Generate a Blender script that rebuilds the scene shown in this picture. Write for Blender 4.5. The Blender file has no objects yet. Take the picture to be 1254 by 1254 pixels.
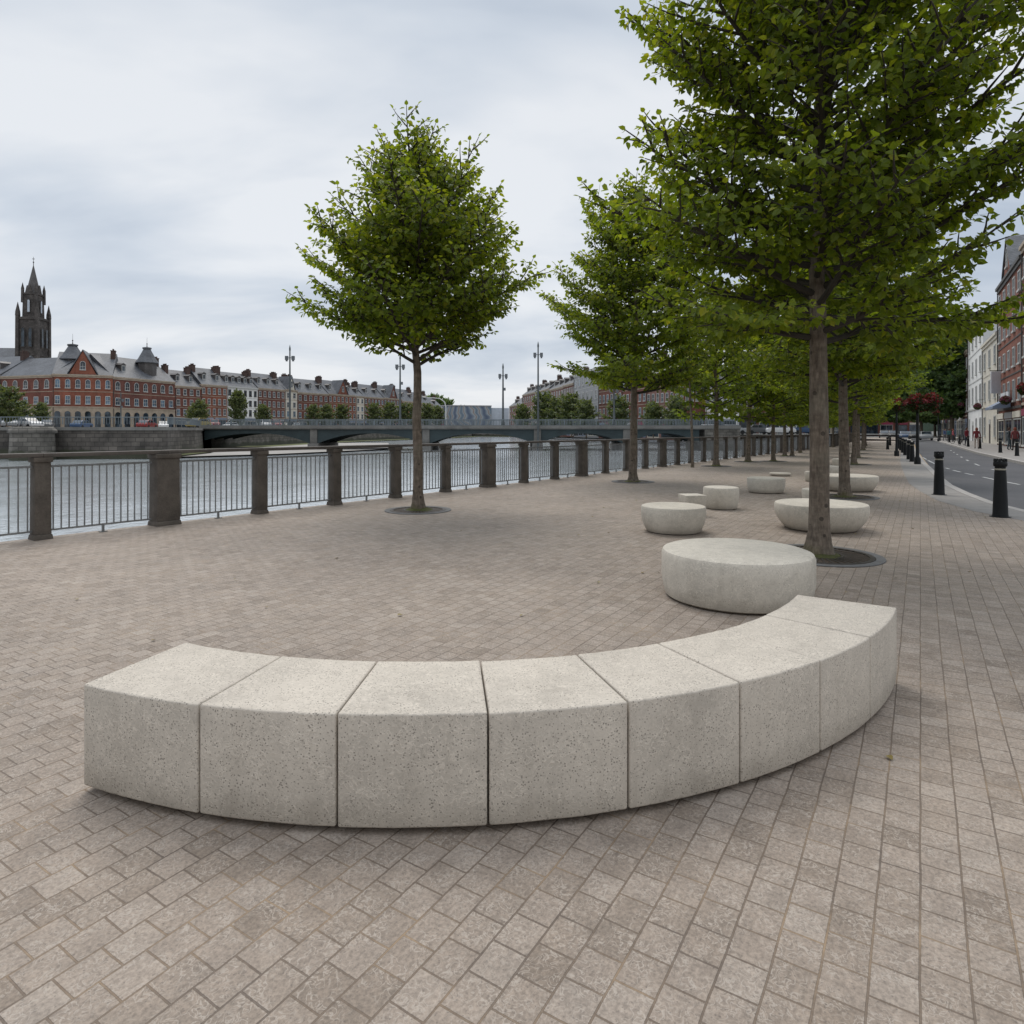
import bpy, bmesh, math, random
from mathutils import Vector, Matrix, noise

R = math.radians
F = 790.0; CX = 627.0; HY = 527.0; EYE = 1.5      # focal length in picture units, centre column, horizon row
sc = bpy.context.scene
col = sc.collection

def gp(px, py, z=0.0):
    """world point at height z seen at (px,py) of the photograph"""
    Y = F * (EYE - z) / (py - HY)
    return Vector(((px - CX) * Y / F, Y, z))
def gd(px, Y, z=0.0):
    return Vector(((px - CX) * Y / F, Y, z))

# ------------------------------------------------------------------ tags
def tag(o, label=None, cat=None, group=None, kind=None):
    if label: o['label'] = label
    if cat: o['category'] = cat
    if group: o['group'] = group
    if kind: o['kind'] = kind
    return o
def empty(name, loc, rz=0.0, label=None, cat=None, group=None):
    o = bpy.data.objects.new(name, None); col.objects.link(o)
    o.location = loc; o.rotation_euler = (0, 0, rz); o.empty_display_size = .2
    return tag(o, label, cat, group)
def inst(name, mesh, parent=None, loc=(0, 0, 0), rz=0.0, scale=None):
    o = bpy.data.objects.new(name, mesh); col.objects.link(o)
    o.parent = parent; o.location = loc; o.rotation_euler = (0, 0, rz)
    if scale: o.scale = scale
    return o
def kids(o): return [c for c in col.objects if c.parent == o]
def copy_tree(o, parent=None):
    table = {}
    for c in list(col.objects):
        if c.parent: table.setdefault(c.parent.name, []).append(c)
    def rec(s, par):
        c = s.copy(); col.objects.link(c); c.parent = par
        for k in table.get(s.name, []): rec(k, c)
        return c
    return rec(o, parent)

# ------------------------------------------------------------------ materials
def newmat(name):
    m = bpy.data.materials.new(name); m.use_nodes = True
    nt = m.node_tree; nt.nodes.clear()
    out = nt.nodes.new('ShaderNodeOutputMaterial'); b = nt.nodes.new('ShaderNodeBsdfPrincipled')
    nt.links.new(b.outputs[0], out.inputs[0])
    return m, nt, b, out
def N(nt, t, **kw):
    n = nt.nodes.new(t)
    for k, v in kw.items():
        if k in n.inputs: n.inputs[k].default_value = v
        else: setattr(n, k, v)
    return n
def L(nt, a, b): nt.links.new(a, b)
def ramp(nt, src, stops):
    r = nt.nodes.new('ShaderNodeValToRGB'); e = r.color_ramp.elements
    while len(e) < len(stops): e.new(0.5)
    for i, (p, c) in enumerate(stops):
        e[i].position = p; e[i].color = (*c, 1) if len(c) == 3 else c
    L(nt, src, r.inputs[0]); return r
def mixc(nt, fac, a, b, mode='MIX'):
    m = nt.nodes.new('ShaderNodeMix'); m.data_type = 'RGBA'; m.blend_type = mode
    for i, v in ((0, fac), (6, a), (7, b)):
        if isinstance(v, (int, float)): m.inputs[i].default_value = v
        elif isinstance(v, tuple): m.inputs[i].default_value = (*v, 1)
        else: L(nt, v, m.inputs[i])
    return m.outputs[2]
def math_(nt, op, a, b=None, c=None):
    m = nt.nodes.new('ShaderNodeMath'); m.operation = op
    for i, v in enumerate((a, b, c)):
        if v is None: continue
        if isinstance(v, (int, float)): m.inputs[i].default_value = v
        else: L(nt, v, m.inputs[i])
    return m.outputs[0]
def coords(nt, world=True, rot=0.0, scale=(1, 1, 1)):
    if world:
        g = nt.nodes.new('ShaderNodeNewGeometry'); src = g.outputs['Position']
    else:
        g = nt.nodes.new('ShaderNodeTexCoord'); src = g.outputs['Object']
    mp = nt.nodes.new('ShaderNodeMapping'); mp.inputs['Rotation'].default_value = (0, 0, rot); mp.inputs['Scale'].default_value = scale
    L(nt, src, mp.inputs[0]); return mp.outputs[0]
def noise_(nt, vec, scale, detail=4, rough=.55, dist=0.0):
    n = N(nt, 'ShaderNodeTexNoise'); n.inputs['Scale'].default_value = scale; n.inputs['Detail'].default_value = detail
    n.inputs['Roughness'].default_value = rough; n.inputs['Distortion'].default_value = dist
    L(nt, vec, n.inputs['Vector']); return n.outputs['Fac']
def bump(nt, h, strength, dist, b, prev=None):
    n = N(nt, 'ShaderNodeBump'); n.inputs['Strength'].default_value = strength; n.inputs['Distance'].default_value = dist
    L(nt, h, n.inputs['Height'])
    if prev: L(nt, prev, n.inputs['Normal'])
    if b: L(nt, n.outputs[0], b.inputs['Normal'])
    return n.outputs[0]

def plain(name, c, rough=.7, var=.25, scale=3.0, metal=0.0, bmp=.15, world=True):
    m, nt, b, o = newmat(name)
    v = coords(nt, world)
    n = noise_(nt, v, scale, 6)
    n2 = noise_(nt, v, scale * 9, 4)
    s = math_(nt, 'ADD', math_(nt, 'MULTIPLY', n, .65), math_(nt, 'MULTIPLY', n2, .35))
    lo = tuple(x * (1 - var) for x in c); hi = tuple(min(1, x * (1 + var)) for x in c)
    r = ramp(nt, s, [(.3, lo), (.7, hi)])
    L(nt, r.outputs[0], b.inputs['Base Color'])
    b.inputs['Roughness'].default_value = rough; b.inputs['Metallic'].default_value = metal
    if bmp: bump(nt, n2, bmp, .02, b)
    return m

def concrete(name, base, pit=True):
    m, nt, b, o = newmat(name)
    v = coords(nt, True)
    big = noise_(nt, v, 2.2, 5)
    mid = noise_(nt, v, 14, 5)
    fine = noise_(nt, v, 120, 3)
    s = math_(nt, 'ADD', math_(nt, 'MULTIPLY', big, .45), math_(nt, 'ADD', math_(nt, 'MULTIPLY', mid, .3), math_(nt, 'MULTIPLY', fine, .25)))
    r = ramp(nt, s, [(.36, tuple(x * .80 for x in base)), (.5, base), (.64, tuple(min(1, x * 1.14) for x in base))])
    c = r.outputs[0]
    # hairline swirls of the cast surface
    w = noise_(nt, v, 34, 1.5, .5, .9)
    ln = math_(nt, 'ABSOLUTE', math_(nt, 'SUBTRACT', w, .5))
    lr = ramp(nt, ln, [(.0, (1, 1, 1)), (.05, (0, 0, 0))])
    g = ramp(nt, noise_(nt, v, 9, 2), [(.34, (0, 0, 0)), (.56, (1, 1, 1))])
    lf = math_(nt, 'MULTIPLY', lr.outputs[0], math_(nt, 'MULTIPLY', g.outputs[0], .75))
    c = mixc(nt, lf, c, tuple(min(1, x * 1.3) for x in base))
    w2 = noise_(nt, v, 27, 1.5, .5, 1.3)
    l2 = ramp(nt, math_(nt, 'ABSOLUTE', math_(nt, 'SUBTRACT', w2, .47)), [(.0, (1, 1, 1)), (.035, (0, 0, 0))])
    g2 = ramp(nt, noise_(nt, v, 12, 2), [(.38, (0, 0, 0)), (.58, (1, 1, 1))])
    lf2 = math_(nt, 'MULTIPLY', l2.outputs[0], math_(nt, 'MULTIPLY', g2.outputs[0], .6))
    c = mixc(nt, lf2, c, tuple(x * .62 for x in base))
    # air holes
    vo = N(nt, 'ShaderNodeTexVoronoi'); vo.inputs['Scale'].default_value = 88; L(nt, v, vo.inputs['Vector'])
    near = math_(nt, 'LESS_THAN', vo.outputs['Distance'], math_(nt, 'MULTIPLY', mid, .48))
    sp = nt.nodes.new('ShaderNodeSeparateColor'); L(nt, vo.outputs['Color'], sp.inputs[0])
    gate = math_(nt, 'GREATER_THAN', sp.outputs[0], .18 if pit else .88)
    pf = math_(nt, 'MULTIPLY', near, gate)
    c = mixc(nt, math_(nt, 'MULTIPLY', pf, .68), c, tuple(x * .28 for x in base))
    stn = ramp(nt, noise_(nt, coords(nt, True, 0, (5, 5, .5)), 2.2, 5, .65), [(.34, (.86, .85, .84)), (.5, (1, 1, 1))])
    c = mixc(nt, .45, c, stn.outputs[0], 'MULTIPLY')
    # weathering near the foot
    geo = nt.nodes.new('ShaderNodeSeparateXYZ'); L(nt, v, geo.inputs[0])
    foot = ramp(nt, math_(nt, 'ADD', geo.outputs[2], math_(nt, 'MULTIPLY', big, .12)), [(.05, (.70, .68, .65)), (.2, (1, 1, 1))])
    c = mixc(nt, 1.0, c, foot.outputs[0], 'MULTIPLY')
    L(nt, c, b.inputs['Base Color']); b.inputs['Roughness'].default_value = .82
    h = math_(nt, 'SUBTRACT', math_(nt, 'ADD', math_(nt, 'MULTIPLY', fine, .4), math_(nt, 'MULTIPLY', lf, .7)), math_(nt, 'MULTIPLY', pf, 1.6))
    bump(nt, h, .35, .006, b)
    return m

def paving(name, rot, bw=.126, bh=.118, tone=1.0):
    m, nt, b, o = newmat(name)
    v = coords(nt, True, rot)
    wob = N(nt, 'ShaderNodeTexNoise'); wob.inputs['Scale'].default_value = 3.1; wob.inputs['Detail'].default_value = 5; L(nt, v, wob.inputs['Vector'])
    sub = nt.nodes.new('ShaderNodeVectorMath'); sub.operation = 'SUBTRACT'; L(nt, wob.outputs['Color'], sub.inputs[0]); sub.inputs[1].default_value = (.5, .5, .5)
    scl = nt.nodes.new('ShaderNodeVectorMath'); scl.operation = 'SCALE'; L(nt, sub.outputs[0], scl.inputs[0]); scl.inputs['Scale'].default_value = .012
    add = nt.nodes.new('ShaderNodeVectorMath'); L(nt, v, add.inputs[0]); L(nt, scl.outputs[0], add.inputs[1])
    br = N(nt, 'ShaderNodeTexBrick'); L(nt, add.outputs[0], br.inputs['Vector'])
    br.offset = .5; br.squash = 1.0
    br.inputs['Scale'].default_value = 1.0; br.inputs['Brick Width'].default_value = bw; br.inputs['Row Height'].default_value = bh
    br.inputs['Mortar Size'].default_value = .0036; br.inputs['Mortar Smooth'].default_value = .35; br.inputs['Bias'].default_value = 0
    br.inputs['Color1'].default_value = (0, 0, 0, 1); br.inputs['Color2'].default_value = (1, 1, 1, 1); br.inputs['Mortar'].default_value = (.5, .5, .5, 1)
    k = tone
    pc = ramp(nt, br.outputs['Color'], [(.0, (.205*k, .165*k, .130*k)), (.15, (.240*k, .196*k, .157*k)), (.5, (.262*k, .216*k, .176*k)), (.85, (.276*k, .229*k, .188*k)), (1.0, (.300*k, .254*k, .212*k))])
    c = pc.outputs[0]
    big = noise_(nt, v, .45, 5); mid = noise_(nt, v, 7, 6, .65); fine = noise_(nt, v, 70, 4, .7)
    c = mixc(nt, .9, c, ramp(nt, big, [(.3, (.80, .79, .79)), (.7, (1.12, 1.11, 1.10))]).outputs[0], 'MULTIPLY')
    st_ = ramp(nt, noise_(nt, v, 1.35, 6, .7, .6), [(.30, (.66, .64, .62)), (.42, (1, 1, 1))])
    c = mixc(nt, .45, c, st_.outputs[0], 'MULTIPLY')
    c = mixc(nt, 1, c, ramp(nt, mid, [(.33, (.82, .815, .81)), (.66, (1.14, 1.14, 1.14))]).outputs[0], 'MULTIPLY')
    c = mixc(nt, 1, c, ramp(nt, fine, [(.33, (.70, .70, .70)), (.66, (1.28, 1.28, 1.28))]).outputs[0], 'MULTIPLY')
    w = noise_(nt, v, 38, 1.5, .5, 1.2)
    lr = ramp(nt, math_(nt, 'ABSOLUTE', math_(nt, 'SUBTRACT', w, .5)), [(.0, (1, 1, 1)), (.055, (0, 0, 0))])
    g = ramp(nt, noise_(nt, v, 11, 2), [(.36, (0, 0, 0)), (.56, (1, 1, 1))])
    lf = math_(nt, 'MULTIPLY', lr.outputs[0], math_(nt, 'MULTIPLY', g.outputs[0], .75))
    c = mixc(nt, lf, c, (.40, .35, .30))
    spk = N(nt, 'ShaderNodeTexVoronoi'); spk.inputs['Scale'].default_value = 75; L(nt, v, spk.inputs['Vector'])
    sp = nt.nodes.new('ShaderNodeSeparateColor'); L(nt, spk.outputs['Color'], sp.inputs[0])
    pf = math_(nt, 'MULTIPLY', math_(nt, 'LESS_THAN', spk.outputs['Distance'], .2), math_(nt, 'GREATER_THAN', sp.outputs[0], .6))
    c = mixc(nt, math_(nt, 'MULTIPLY', pf, .4), c, (.07, .06, .055))
    mort = ramp(nt, noise_(nt, v, 2.5, 4), [(.35, (.075, .055, .042)), (.52, (.125, .088, .058)), (.66, (.27, .185, .105))])
    c = mixc(nt, math_(nt, 'MULTIPLY', br.outputs['Fac'], .76), c, mort.outputs[0])
    L(nt, c, b.inputs['Base Color'])
    rr = ramp(nt, mid, [(.3, (.62,) * 3), (.7, (.85,) * 3)]); L(nt, rr.outputs[0], b.inputs['Roughness'])
    h = math_(nt, 'SUBTRACT', math_(nt, 'ADD', math_(nt, 'MULTIPLY', fine, .22), math_(nt, 'ADD', math_(nt, 'MULTIPLY', mid, .3), math_(nt, 'MULTIPLY', br.outputs['Color'], .25))), br.outputs['Fac'])
    bump(nt, h, .6, .008, b)
    return m

def brickwall(name, c1, c2, mortar, soot=.35):
    m, nt, b, o = newmat(name)
    tc = nt.nodes.new('ShaderNodeTexCoord'); sx = nt.nodes.new('ShaderNodeSeparateXYZ'); L(nt, tc.outputs['Object'], sx.inputs[0])
    cb = nt.nodes.new('ShaderNodeCombineXYZ'); L(nt, math_(nt, 'ADD', sx.outputs[0], sx.outputs[1]), cb.inputs[0]); L(nt, sx.outputs[2], cb.inputs[1])
    br = N(nt, 'ShaderNodeTexBrick'); L(nt, cb.outputs[0], br.inputs['Vector'])
    br.inputs['Scale'].default_value = 1; br.inputs['Brick Width'].default_value = .23; br.inputs['Row Height'].default_value = .08; br.inputs['Mortar Size'].default_value = .004
    br.inputs['Color1'].default_value = (*c1, 1); br.inputs['Color2'].default_value = (*c2, 1); br.inputs['Mortar'].default_value = (*mortar, 1)
    v = coords(nt, True)
    n = noise_(nt, v, .35, 6, .6)
    c = mixc(nt, 1, br.outputs['Color'], ramp(nt, n, [(.3, (1 - soot,) * 3), (.65, (1.12,) * 3)]).outputs[0], 'MULTIPLY')
    n2 = noise_(nt, coords(nt, True, 0, (1.2, 1.2, .15)), 1.5, 5, .6)
    c = mixc(nt, .8, c, ramp(nt, n2, [(.35, (.72, .70, .70)), (.6, (1.05,) * 3)]).outputs[0], 'MULTIPLY')
    L(nt, c, b.inputs['Base Color']); b.inputs['Roughness'].default_value = .88
    return m

def slate(name, c):
    m, nt, b, o = newmat(name)
    tc = nt.nodes.new('ShaderNodeTexCoord'); sx = nt.nodes.new('ShaderNodeSeparateXYZ'); L(nt, tc.outputs['Object'], sx.inputs[0])
    cb = nt.nodes.new('ShaderNodeCombineXYZ'); L(nt, sx.outputs[0], cb.inputs[0]); L(nt, math_(nt, 'ADD', sx.outputs[1], sx.outputs[2]), cb.inputs[1])
    br = N(nt, 'ShaderNodeTexBrick'); L(nt, cb.outputs[0], br.inputs['Vector'])
    br.inputs['Scale'].default_value = 1; br.inputs['Brick Width'].default_value = .35; br.inputs['Row Height'].default_value = .3; br.inputs['Mortar Size'].default_value = .012
    br.inputs['Color1'].default_value = (*[x * .8 for x in c], 1); br.inputs['Color2'].default_value = (*[x * 1.25 for x in c], 1); br.inputs['Mortar'].default_value = (*[x * .4 for x in c], 1)
    n = noise_(nt, coords(nt, True), .5, 6, .6)
    cc = mixc(nt, 1, br.outputs['Color'], ramp(nt, n, [(.3, (.7,) * 3), (.7, (1.3,) * 3)]).outputs[0], 'MULTIPLY')
    L(nt, cc, b.inputs['Base Color']); b.inputs['Roughness'].default_value = .5
    return m

def glass(name, c=(.02, .025, .03)):
    m, nt, b, o = newmat(name)
    n = noise_(nt, coords(nt, True), .8, 2)
    r = ramp(nt, n, [(.4, c), (.62, tuple(min(1, x * 3.5 + .01) for x in c))]); L(nt, r.outputs[0], b.inputs['Base Color'])
    b.inputs['Roughness'].default_value = .08
    return m

def stone(name, base, sx_=.9, sz=.42, mossy=True):
    m, nt, b, o = newmat(name)
    tc = nt.nodes.new('ShaderNodeTexCoord'); s = nt.nodes.new('ShaderNodeSeparateXYZ'); L(nt, tc.outputs['Object'], s.inputs[0])
    cb = nt.nodes.new('ShaderNodeCombineXYZ'); L(nt, math_(nt, 'ADD', s.outputs[0], s.outputs[1]), cb.inputs[0]); L(nt, s.outputs[2], cb.inputs[1])
    br = N(nt, 'ShaderNodeTexBrick'); L(nt, cb.outputs[0], br.inputs['Vector'])
    br.inputs['Scale'].default_value = 1; br.inputs['Brick Width'].default_value = sx_; br.inputs['Row Height'].default_value = sz; br.inputs['Mortar Size'].default_value = .03
    br.inputs['Color1'].default_value = (*[x * .75 for x in base], 1); br.inputs['Color2'].default_value = (*[x * 1.25 for x in base], 1); br.inputs['Mortar'].default_value = (*[x * .45 for x in base], 1)
    n = noise_(nt, coords(nt, True), .6, 7, .65)
    cc = mixc(nt, 1, br.outputs['Color'], ramp(nt, n, [(.3, (.45,) * 3), (.7, (1.45,) * 3)]).outputs[0], 'MULTIPLY')
    if mossy:
        sz_ = nt.nodes.new('ShaderNodeSeparateXYZ'); g = nt.nodes.new('ShaderNodeNewGeometry'); L(nt, g.outputs['Position'], sz_.inputs[0])
        f = ramp(nt, math_(nt, 'ADD', sz_.outputs[2], math_(nt, 'MULTIPLY', n, 1.2)), [(.0, (1, 1, 1)), (.25, (0, 0, 0))])
        cc = mixc(nt, math_(nt, 'MULTIPLY', f.outputs[0], .8), cc, (.035, .04, .02))
    L(nt, cc, b.inputs['Base Color']); b.inputs['Roughness'].default_value = .85
    bump(nt, math_(nt, 'SUBTRACT', n, br.outputs['Fac']), .5, .05, b)
    return m

def bark(name):
    m, nt, b, o = newmat(name)
    v = coords(nt, False, 0, (1, 1, .25)); vs = coords(nt, False, 0, (1, 1, 2.5))
    n = noise_(nt, v, 28, 7, .65); n2 = noise_(nt, vs, 5, 5, .6); n3 = noise_(nt, coords(nt, False), 2.0, 4)
    c = ramp(nt, n, [(.3, (.075, .058, .044)), (.55, (.155, .125, .098)), (.75, (.23, .195, .155))]).outputs[0]
    c = mixc(nt, .8, c, ramp(nt, n2, [(.35, (.65, .63, .6)), (.6, (1.15, 1.13, 1.1))]).outputs[0], 'MULTIPLY')
    c = mixc(nt, math_(nt, 'MULTIPLY', ramp(nt, n3, [(.5, (0,) * 3), (.7, (1,) * 3)]).outputs[0], .35), c, (.16, .16, .12))
    vo = N(nt, 'ShaderNodeTexVoronoi'); vo.inputs['Scale'].default_value = 6; L(nt, coords(nt, False), vo.inputs['Vector'])
    c = mixc(nt, math_(nt, 'MULTIPLY', math_(nt, 'LESS_THAN', vo.outputs['Distance'], .16), .7), c, (.025, .02, .015))
    s = nt.nodes.new('ShaderNodeSeparateXYZ'); tc = nt.nodes.new('ShaderNodeTexCoord'); L(nt, tc.outputs['Object'], s.inputs[0])
    f = ramp(nt, math_(nt, 'ADD', s.outputs[2], math_(nt, 'MULTIPLY', n3, .7)), [(.22, (1, 1, 1)), (.46, (0, 0, 0))])
    c = mixc(nt, math_(nt, 'MULTIPLY', f.outputs[0], .75), c, (.085, .085, .018))
    L(nt, c, b.inputs['Base Color']); b.inputs['Roughness'].default_value = .9
    bump(nt, math_(nt, 'ADD', n, n2), .6, .015, b)
    return m

def leafmat(name, dark, mid, light, yellow, trans=.52):
    m, nt, b, out = newmat(name)
    at = nt.nodes.new('ShaderNodeAttribute'); at.attribute_name = 'leafcol'
    sp = nt.nodes.new('ShaderNodeSeparateColor'); L(nt, at.outputs['Color'], sp.inputs[0])
    clump = noise_(nt, coords(nt, False), 1.3, 3)
    f = math_(nt, 'ADD', math_(nt, 'MULTIPLY', sp.outputs[0], .5), math_(nt, 'MULTIPLY', clump, .6))
    c = ramp(nt, f, [(.2, dark), (.5, mid), (.8, light)]).outputs[0]
    c = mixc(nt, sp.outputs[1], c, yellow)
    L(nt, c, b.inputs['Base Color']); b.inputs['Roughness'].default_value = .42
    b.inputs['Specular IOR Level'].default_value = .35
    tr = nt.nodes.new('ShaderNodeBsdfTranslucent'); tc = mixc(nt, 1, c, (1.65, 1.65, .5), 'MULTIPLY'); L(nt, tc, tr.inputs[0])
    mx = nt.nodes.new('ShaderNodeMixShader'); mx.inputs[0].default_value = trans
    L(nt, b.outputs[0], mx.inputs[1]); L(nt, tr.outputs[0], mx.inputs[2]); L(nt, mx.outputs[0], out.inputs[0])
    return m

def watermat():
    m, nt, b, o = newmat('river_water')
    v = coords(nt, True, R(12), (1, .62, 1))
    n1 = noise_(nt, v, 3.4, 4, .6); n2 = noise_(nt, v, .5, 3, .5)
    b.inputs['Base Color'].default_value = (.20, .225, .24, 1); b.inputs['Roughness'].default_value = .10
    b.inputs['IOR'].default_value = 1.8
    L(nt, ramp(nt, n2, [(.3, (.36, .39, .40)), (.7, (.50, .54, .57))]).outputs[0], b.inputs['Base Color'])  # silty tone, lightened to stand in for sky reflection
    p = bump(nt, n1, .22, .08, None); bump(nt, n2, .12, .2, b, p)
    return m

def asphalt():
    m, nt, b, o = newmat('asphalt')
    v = coords(nt, True)
    n = noise_(nt, v, .35, 6, .6); f = noise_(nt, v, 60, 4, .7)
    s = math_(nt, 'ADD', math_(nt, 'MULTIPLY', n, .6), math_(nt, 'MULTIPLY', f, .4))
    L(nt, ramp(nt, s, [(.35, (.038, .038, .042)), (.65, (.075, .075, .08))]).outputs[0], b.inputs['Base Color'])
    b.inputs['Roughness'].default_value = .72; bump(nt, f, .3, .01, b)
    return m

def mural():
    m, nt, b, o = newmat('mural_paint')
    v = coords(nt, False, 0, (.05, .05, .10))
    w = N(nt, 'ShaderNodeTexWave'); w.inputs['Scale'].default_value = 1.0; w.inputs['Distortion'].default_value = 9; w.inputs['Detail'].default_value = 2; L(nt, v, w.inputs['Vector'])
    c = ramp(nt, w.outputs['Fac'], [(.0, (.10, .13, .19)), (.3, (.24, .28, .32)), (.5, (.33, .36, .38)), (.72, (.24, .18, .15)), (.85, (.32, .35, .37)), (1, (.14, .19, .24))])
    L(nt, c.outputs[0], b.inputs['Base Color']); b.inputs['Roughness'].default_value = .8
    return m

M = {}
PAVE_ROT = -math.atan2(790.0, 500.0)      # long courses run along the quay
M['pave'] = paving('clay_paving', PAVE_ROT)
M['conc'] = concrete('cast_concrete', (.485, .436, .372))
M['conc2'] = concrete('smooth_concrete', (.525, .482, .412), False)
M['plinth'] = plain('shadowed_plinth', (.06, .055, .05))  # contact shade under the seats is put into this dark colour
M['post'] = plain('weathered_concrete_post', (.095, .080, .066), .9, .4, 5, bmp=.4)
M['rail'] = plain('weathered_rail_cap', (.085, .072, .062), .75, .35, 4)
M['galv'] = plain('dull_steel', (.20, .205, .205), .45, .25, 6, metal=.5)
M['asph'] = asphalt()
M['kerb'] = plain('kerb_stone', (.34, .32, .30), .85, .2, 4)
M['path'] = plain('footpath_slabs', (.24, .225, .21), .85, .2, 2)
M['white_line'] = plain('road_white', (.42, .42, .41), .7, .25, 8)
M['yellow_line'] = plain('road_yellow', (.42, .27, .10), .7, .25, 8)
M['soil'] = plain('soil', (.085, .062, .042), .95, .5, 22, bmp=.8)
M['moss'] = plain('moss', (.075, .08, .02), .95, .4, 30, bmp=.8)
M['iron'] = plain('dark_iron', (.050, .042, .036), .5, .4, 12, metal=.3)
M['gratestone'] = plain('grate_edge_stone', (.13, .13, .13), .8, .25, 10)
M['black'] = plain('black_paint', (.006, .007, .008), .5, .3, 4, bmp=.05)
for n_ in M['black'].node_tree.nodes:
    if n_.type == 'BSDF_PRINCIPLED': n_.inputs['Specular IOR Level'].default_value = .25
M['band'] = plain('pale_band', (.33, .31, .25), .5, .2, 5)
M['bark'] = bark('bark')
M['twig'] = plain('twig_bark', (.038, .032, .024), .9, .3, 9)
M['leaf'] = leafmat('leaves', (.055, .084, .012), (.118, .164, .018), (.190, .240, .030), (.32, .31, .035))
M['leaf_dark'] = leafmat('dark_leaves', (.04, .07, .03), (.08, .14, .055), (.14, .21, .08), (.17, .22, .07), .4)
M['leaf_far'] = leafmat('pale_leaves', (.03, .048, .018), (.075, .105, .04), (.12, .15, .06), (.18, .18, .08), .3)
M['flower'] = leafmat('red_flowers', (.08, .010, .014), (.17, .016, .024), (.27, .05, .06), (.03, .05, .012), .2)
M['pinkflower'] = leafmat('pink_flowers', (.12, .02, .06), (.28, .05, .14), (.36, .12, .22), (.05, .08, .02), .2)
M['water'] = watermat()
M['red'] = brickwall('red_brick', (.20, .062, .040), (.14, .045, .032), (.15, .10, .08))
M['red2'] = brickwall('orange_brick', (.27, .085, .048), (.19, .060, .036), (.18, .12, .09))  # red muted a little to carry distance haze
M['red3'] = brickwall('brown_brick', (.19, .066, .045), (.12, .045, .033), (.13, .09, .08))
M['redfar'] = brickwall('hazed_brick', (.27, .13, .105), (.22, .12, .10), (.2, .16, .15))  # distance haze put into a paler, greyer brick colour
M['chim'] = brickwall('sooty_chimney_brick', (.10, .055, .042), (.07, .045, .038), (.09, .07, .06))
M['white'] = plain('white_render', (.72, .72, .70), .8, .12, .8)
M['cream'] = plain('cream_render', (.58, .54, .46), .8, .15, .8)
M['buff'] = plain('buff_stone', (.34, .28, .215), .85, .3, .9)
M['grey'] = plain('grey_render', (.32, .32, .33), .8, .2, .8)
M['bluewhite'] = plain('pale_blue_render', (.45, .50, .56), .8, .15, .8)
M['slate'] = slate('slate_roof', (.085, .09, .10))
M['slate2'] = slate('brown_slate_roof', (.075, .068, .065))
M['churchstone'] = stone('church_stone', (.075, .066, .06), .8, .4, False)
M['quaystone'] = stone('quay_stone', (.085, .075, .065))
M['abut'] = stone('abutment_stone', (.13, .12, .105))
M['glass'] = glass('window_glass')
M['glassb'] = glass('blue_window_glass', (.03, .05, .07))
M['shop'] = glass('shop_glass', (.012, .018, .024))
M['frame'] = plain('white_frame', (.48, .48, .46), .6, .1, 5)
M['darkframe'] = plain('dark_frame', (.05, .045, .04), .6, .2, 5)
M['door'] = plain('dark_door', (.04, .03, .03), .5, .3, 5)
M['steelblue'] = plain('bridge_paint', (.022, .038, .042), .6, .35, .8)
M['bridgerail'] = plain('bridge_rail_paint', (.13, .155, .17), .5, .2, 2)
M['bridgeconc'] = plain('bridge_concrete', (.15, .145, .135), .85, .35, .7)
M['lamp'] = plain('lamp_post_grey', (.055, .065, .068), .5, .2, 2)
M['lamphead'] = plain('lamp_head', (.10, .11, .12), .4, .2, 5)
M['mud'] = plain('mud_bank', (.26, .245, .225), .7, .25, .3)
M['grass'] = plain('bank_grass', (.09, .10, .03), .95, .5, .5)
M['hill'] = plain('hill_green', (.06, .085, .06), .95, .3, .05)
M['land'] = plain('land', (.13, .13, .12), .95, .3, .2)
M['mural'] = mural()
M['tyre'] = plain('rubber', (.015, .015, .016), .8, .2, 8)
M['skin'] = plain('skin', (.42, .26, .19), .6, .1, 8)
M['hair'] = plain('brown_hair', (.06, .03, .02), .8, .3, 30)
M['redhair'] = plain('auburn_hair', (.20, .05, .025), .8, .3, 30)
M['sign_red'] = plain('sign_maroon', (.25, .02, .06), .5, .15, 5)
M['sign_white'] = plain('sign_white', (.6, .6, .62), .5, .1, 5)
M['sign_blue'] = plain('sign_slate_blue', (.18, .22, .30), .5, .15, 5)
def paint(n, c): 
    k = 'paint_' + n
    if k not in M: M[k] = plain(k, c, .3, .08, 3, bmp=0)
    return M[k]
def cloth(n, c):
    k = 'cloth_' + n
    if k not in M: M[k] = plain(k, c, .9, .2, 12)
    return M[k]

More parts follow.
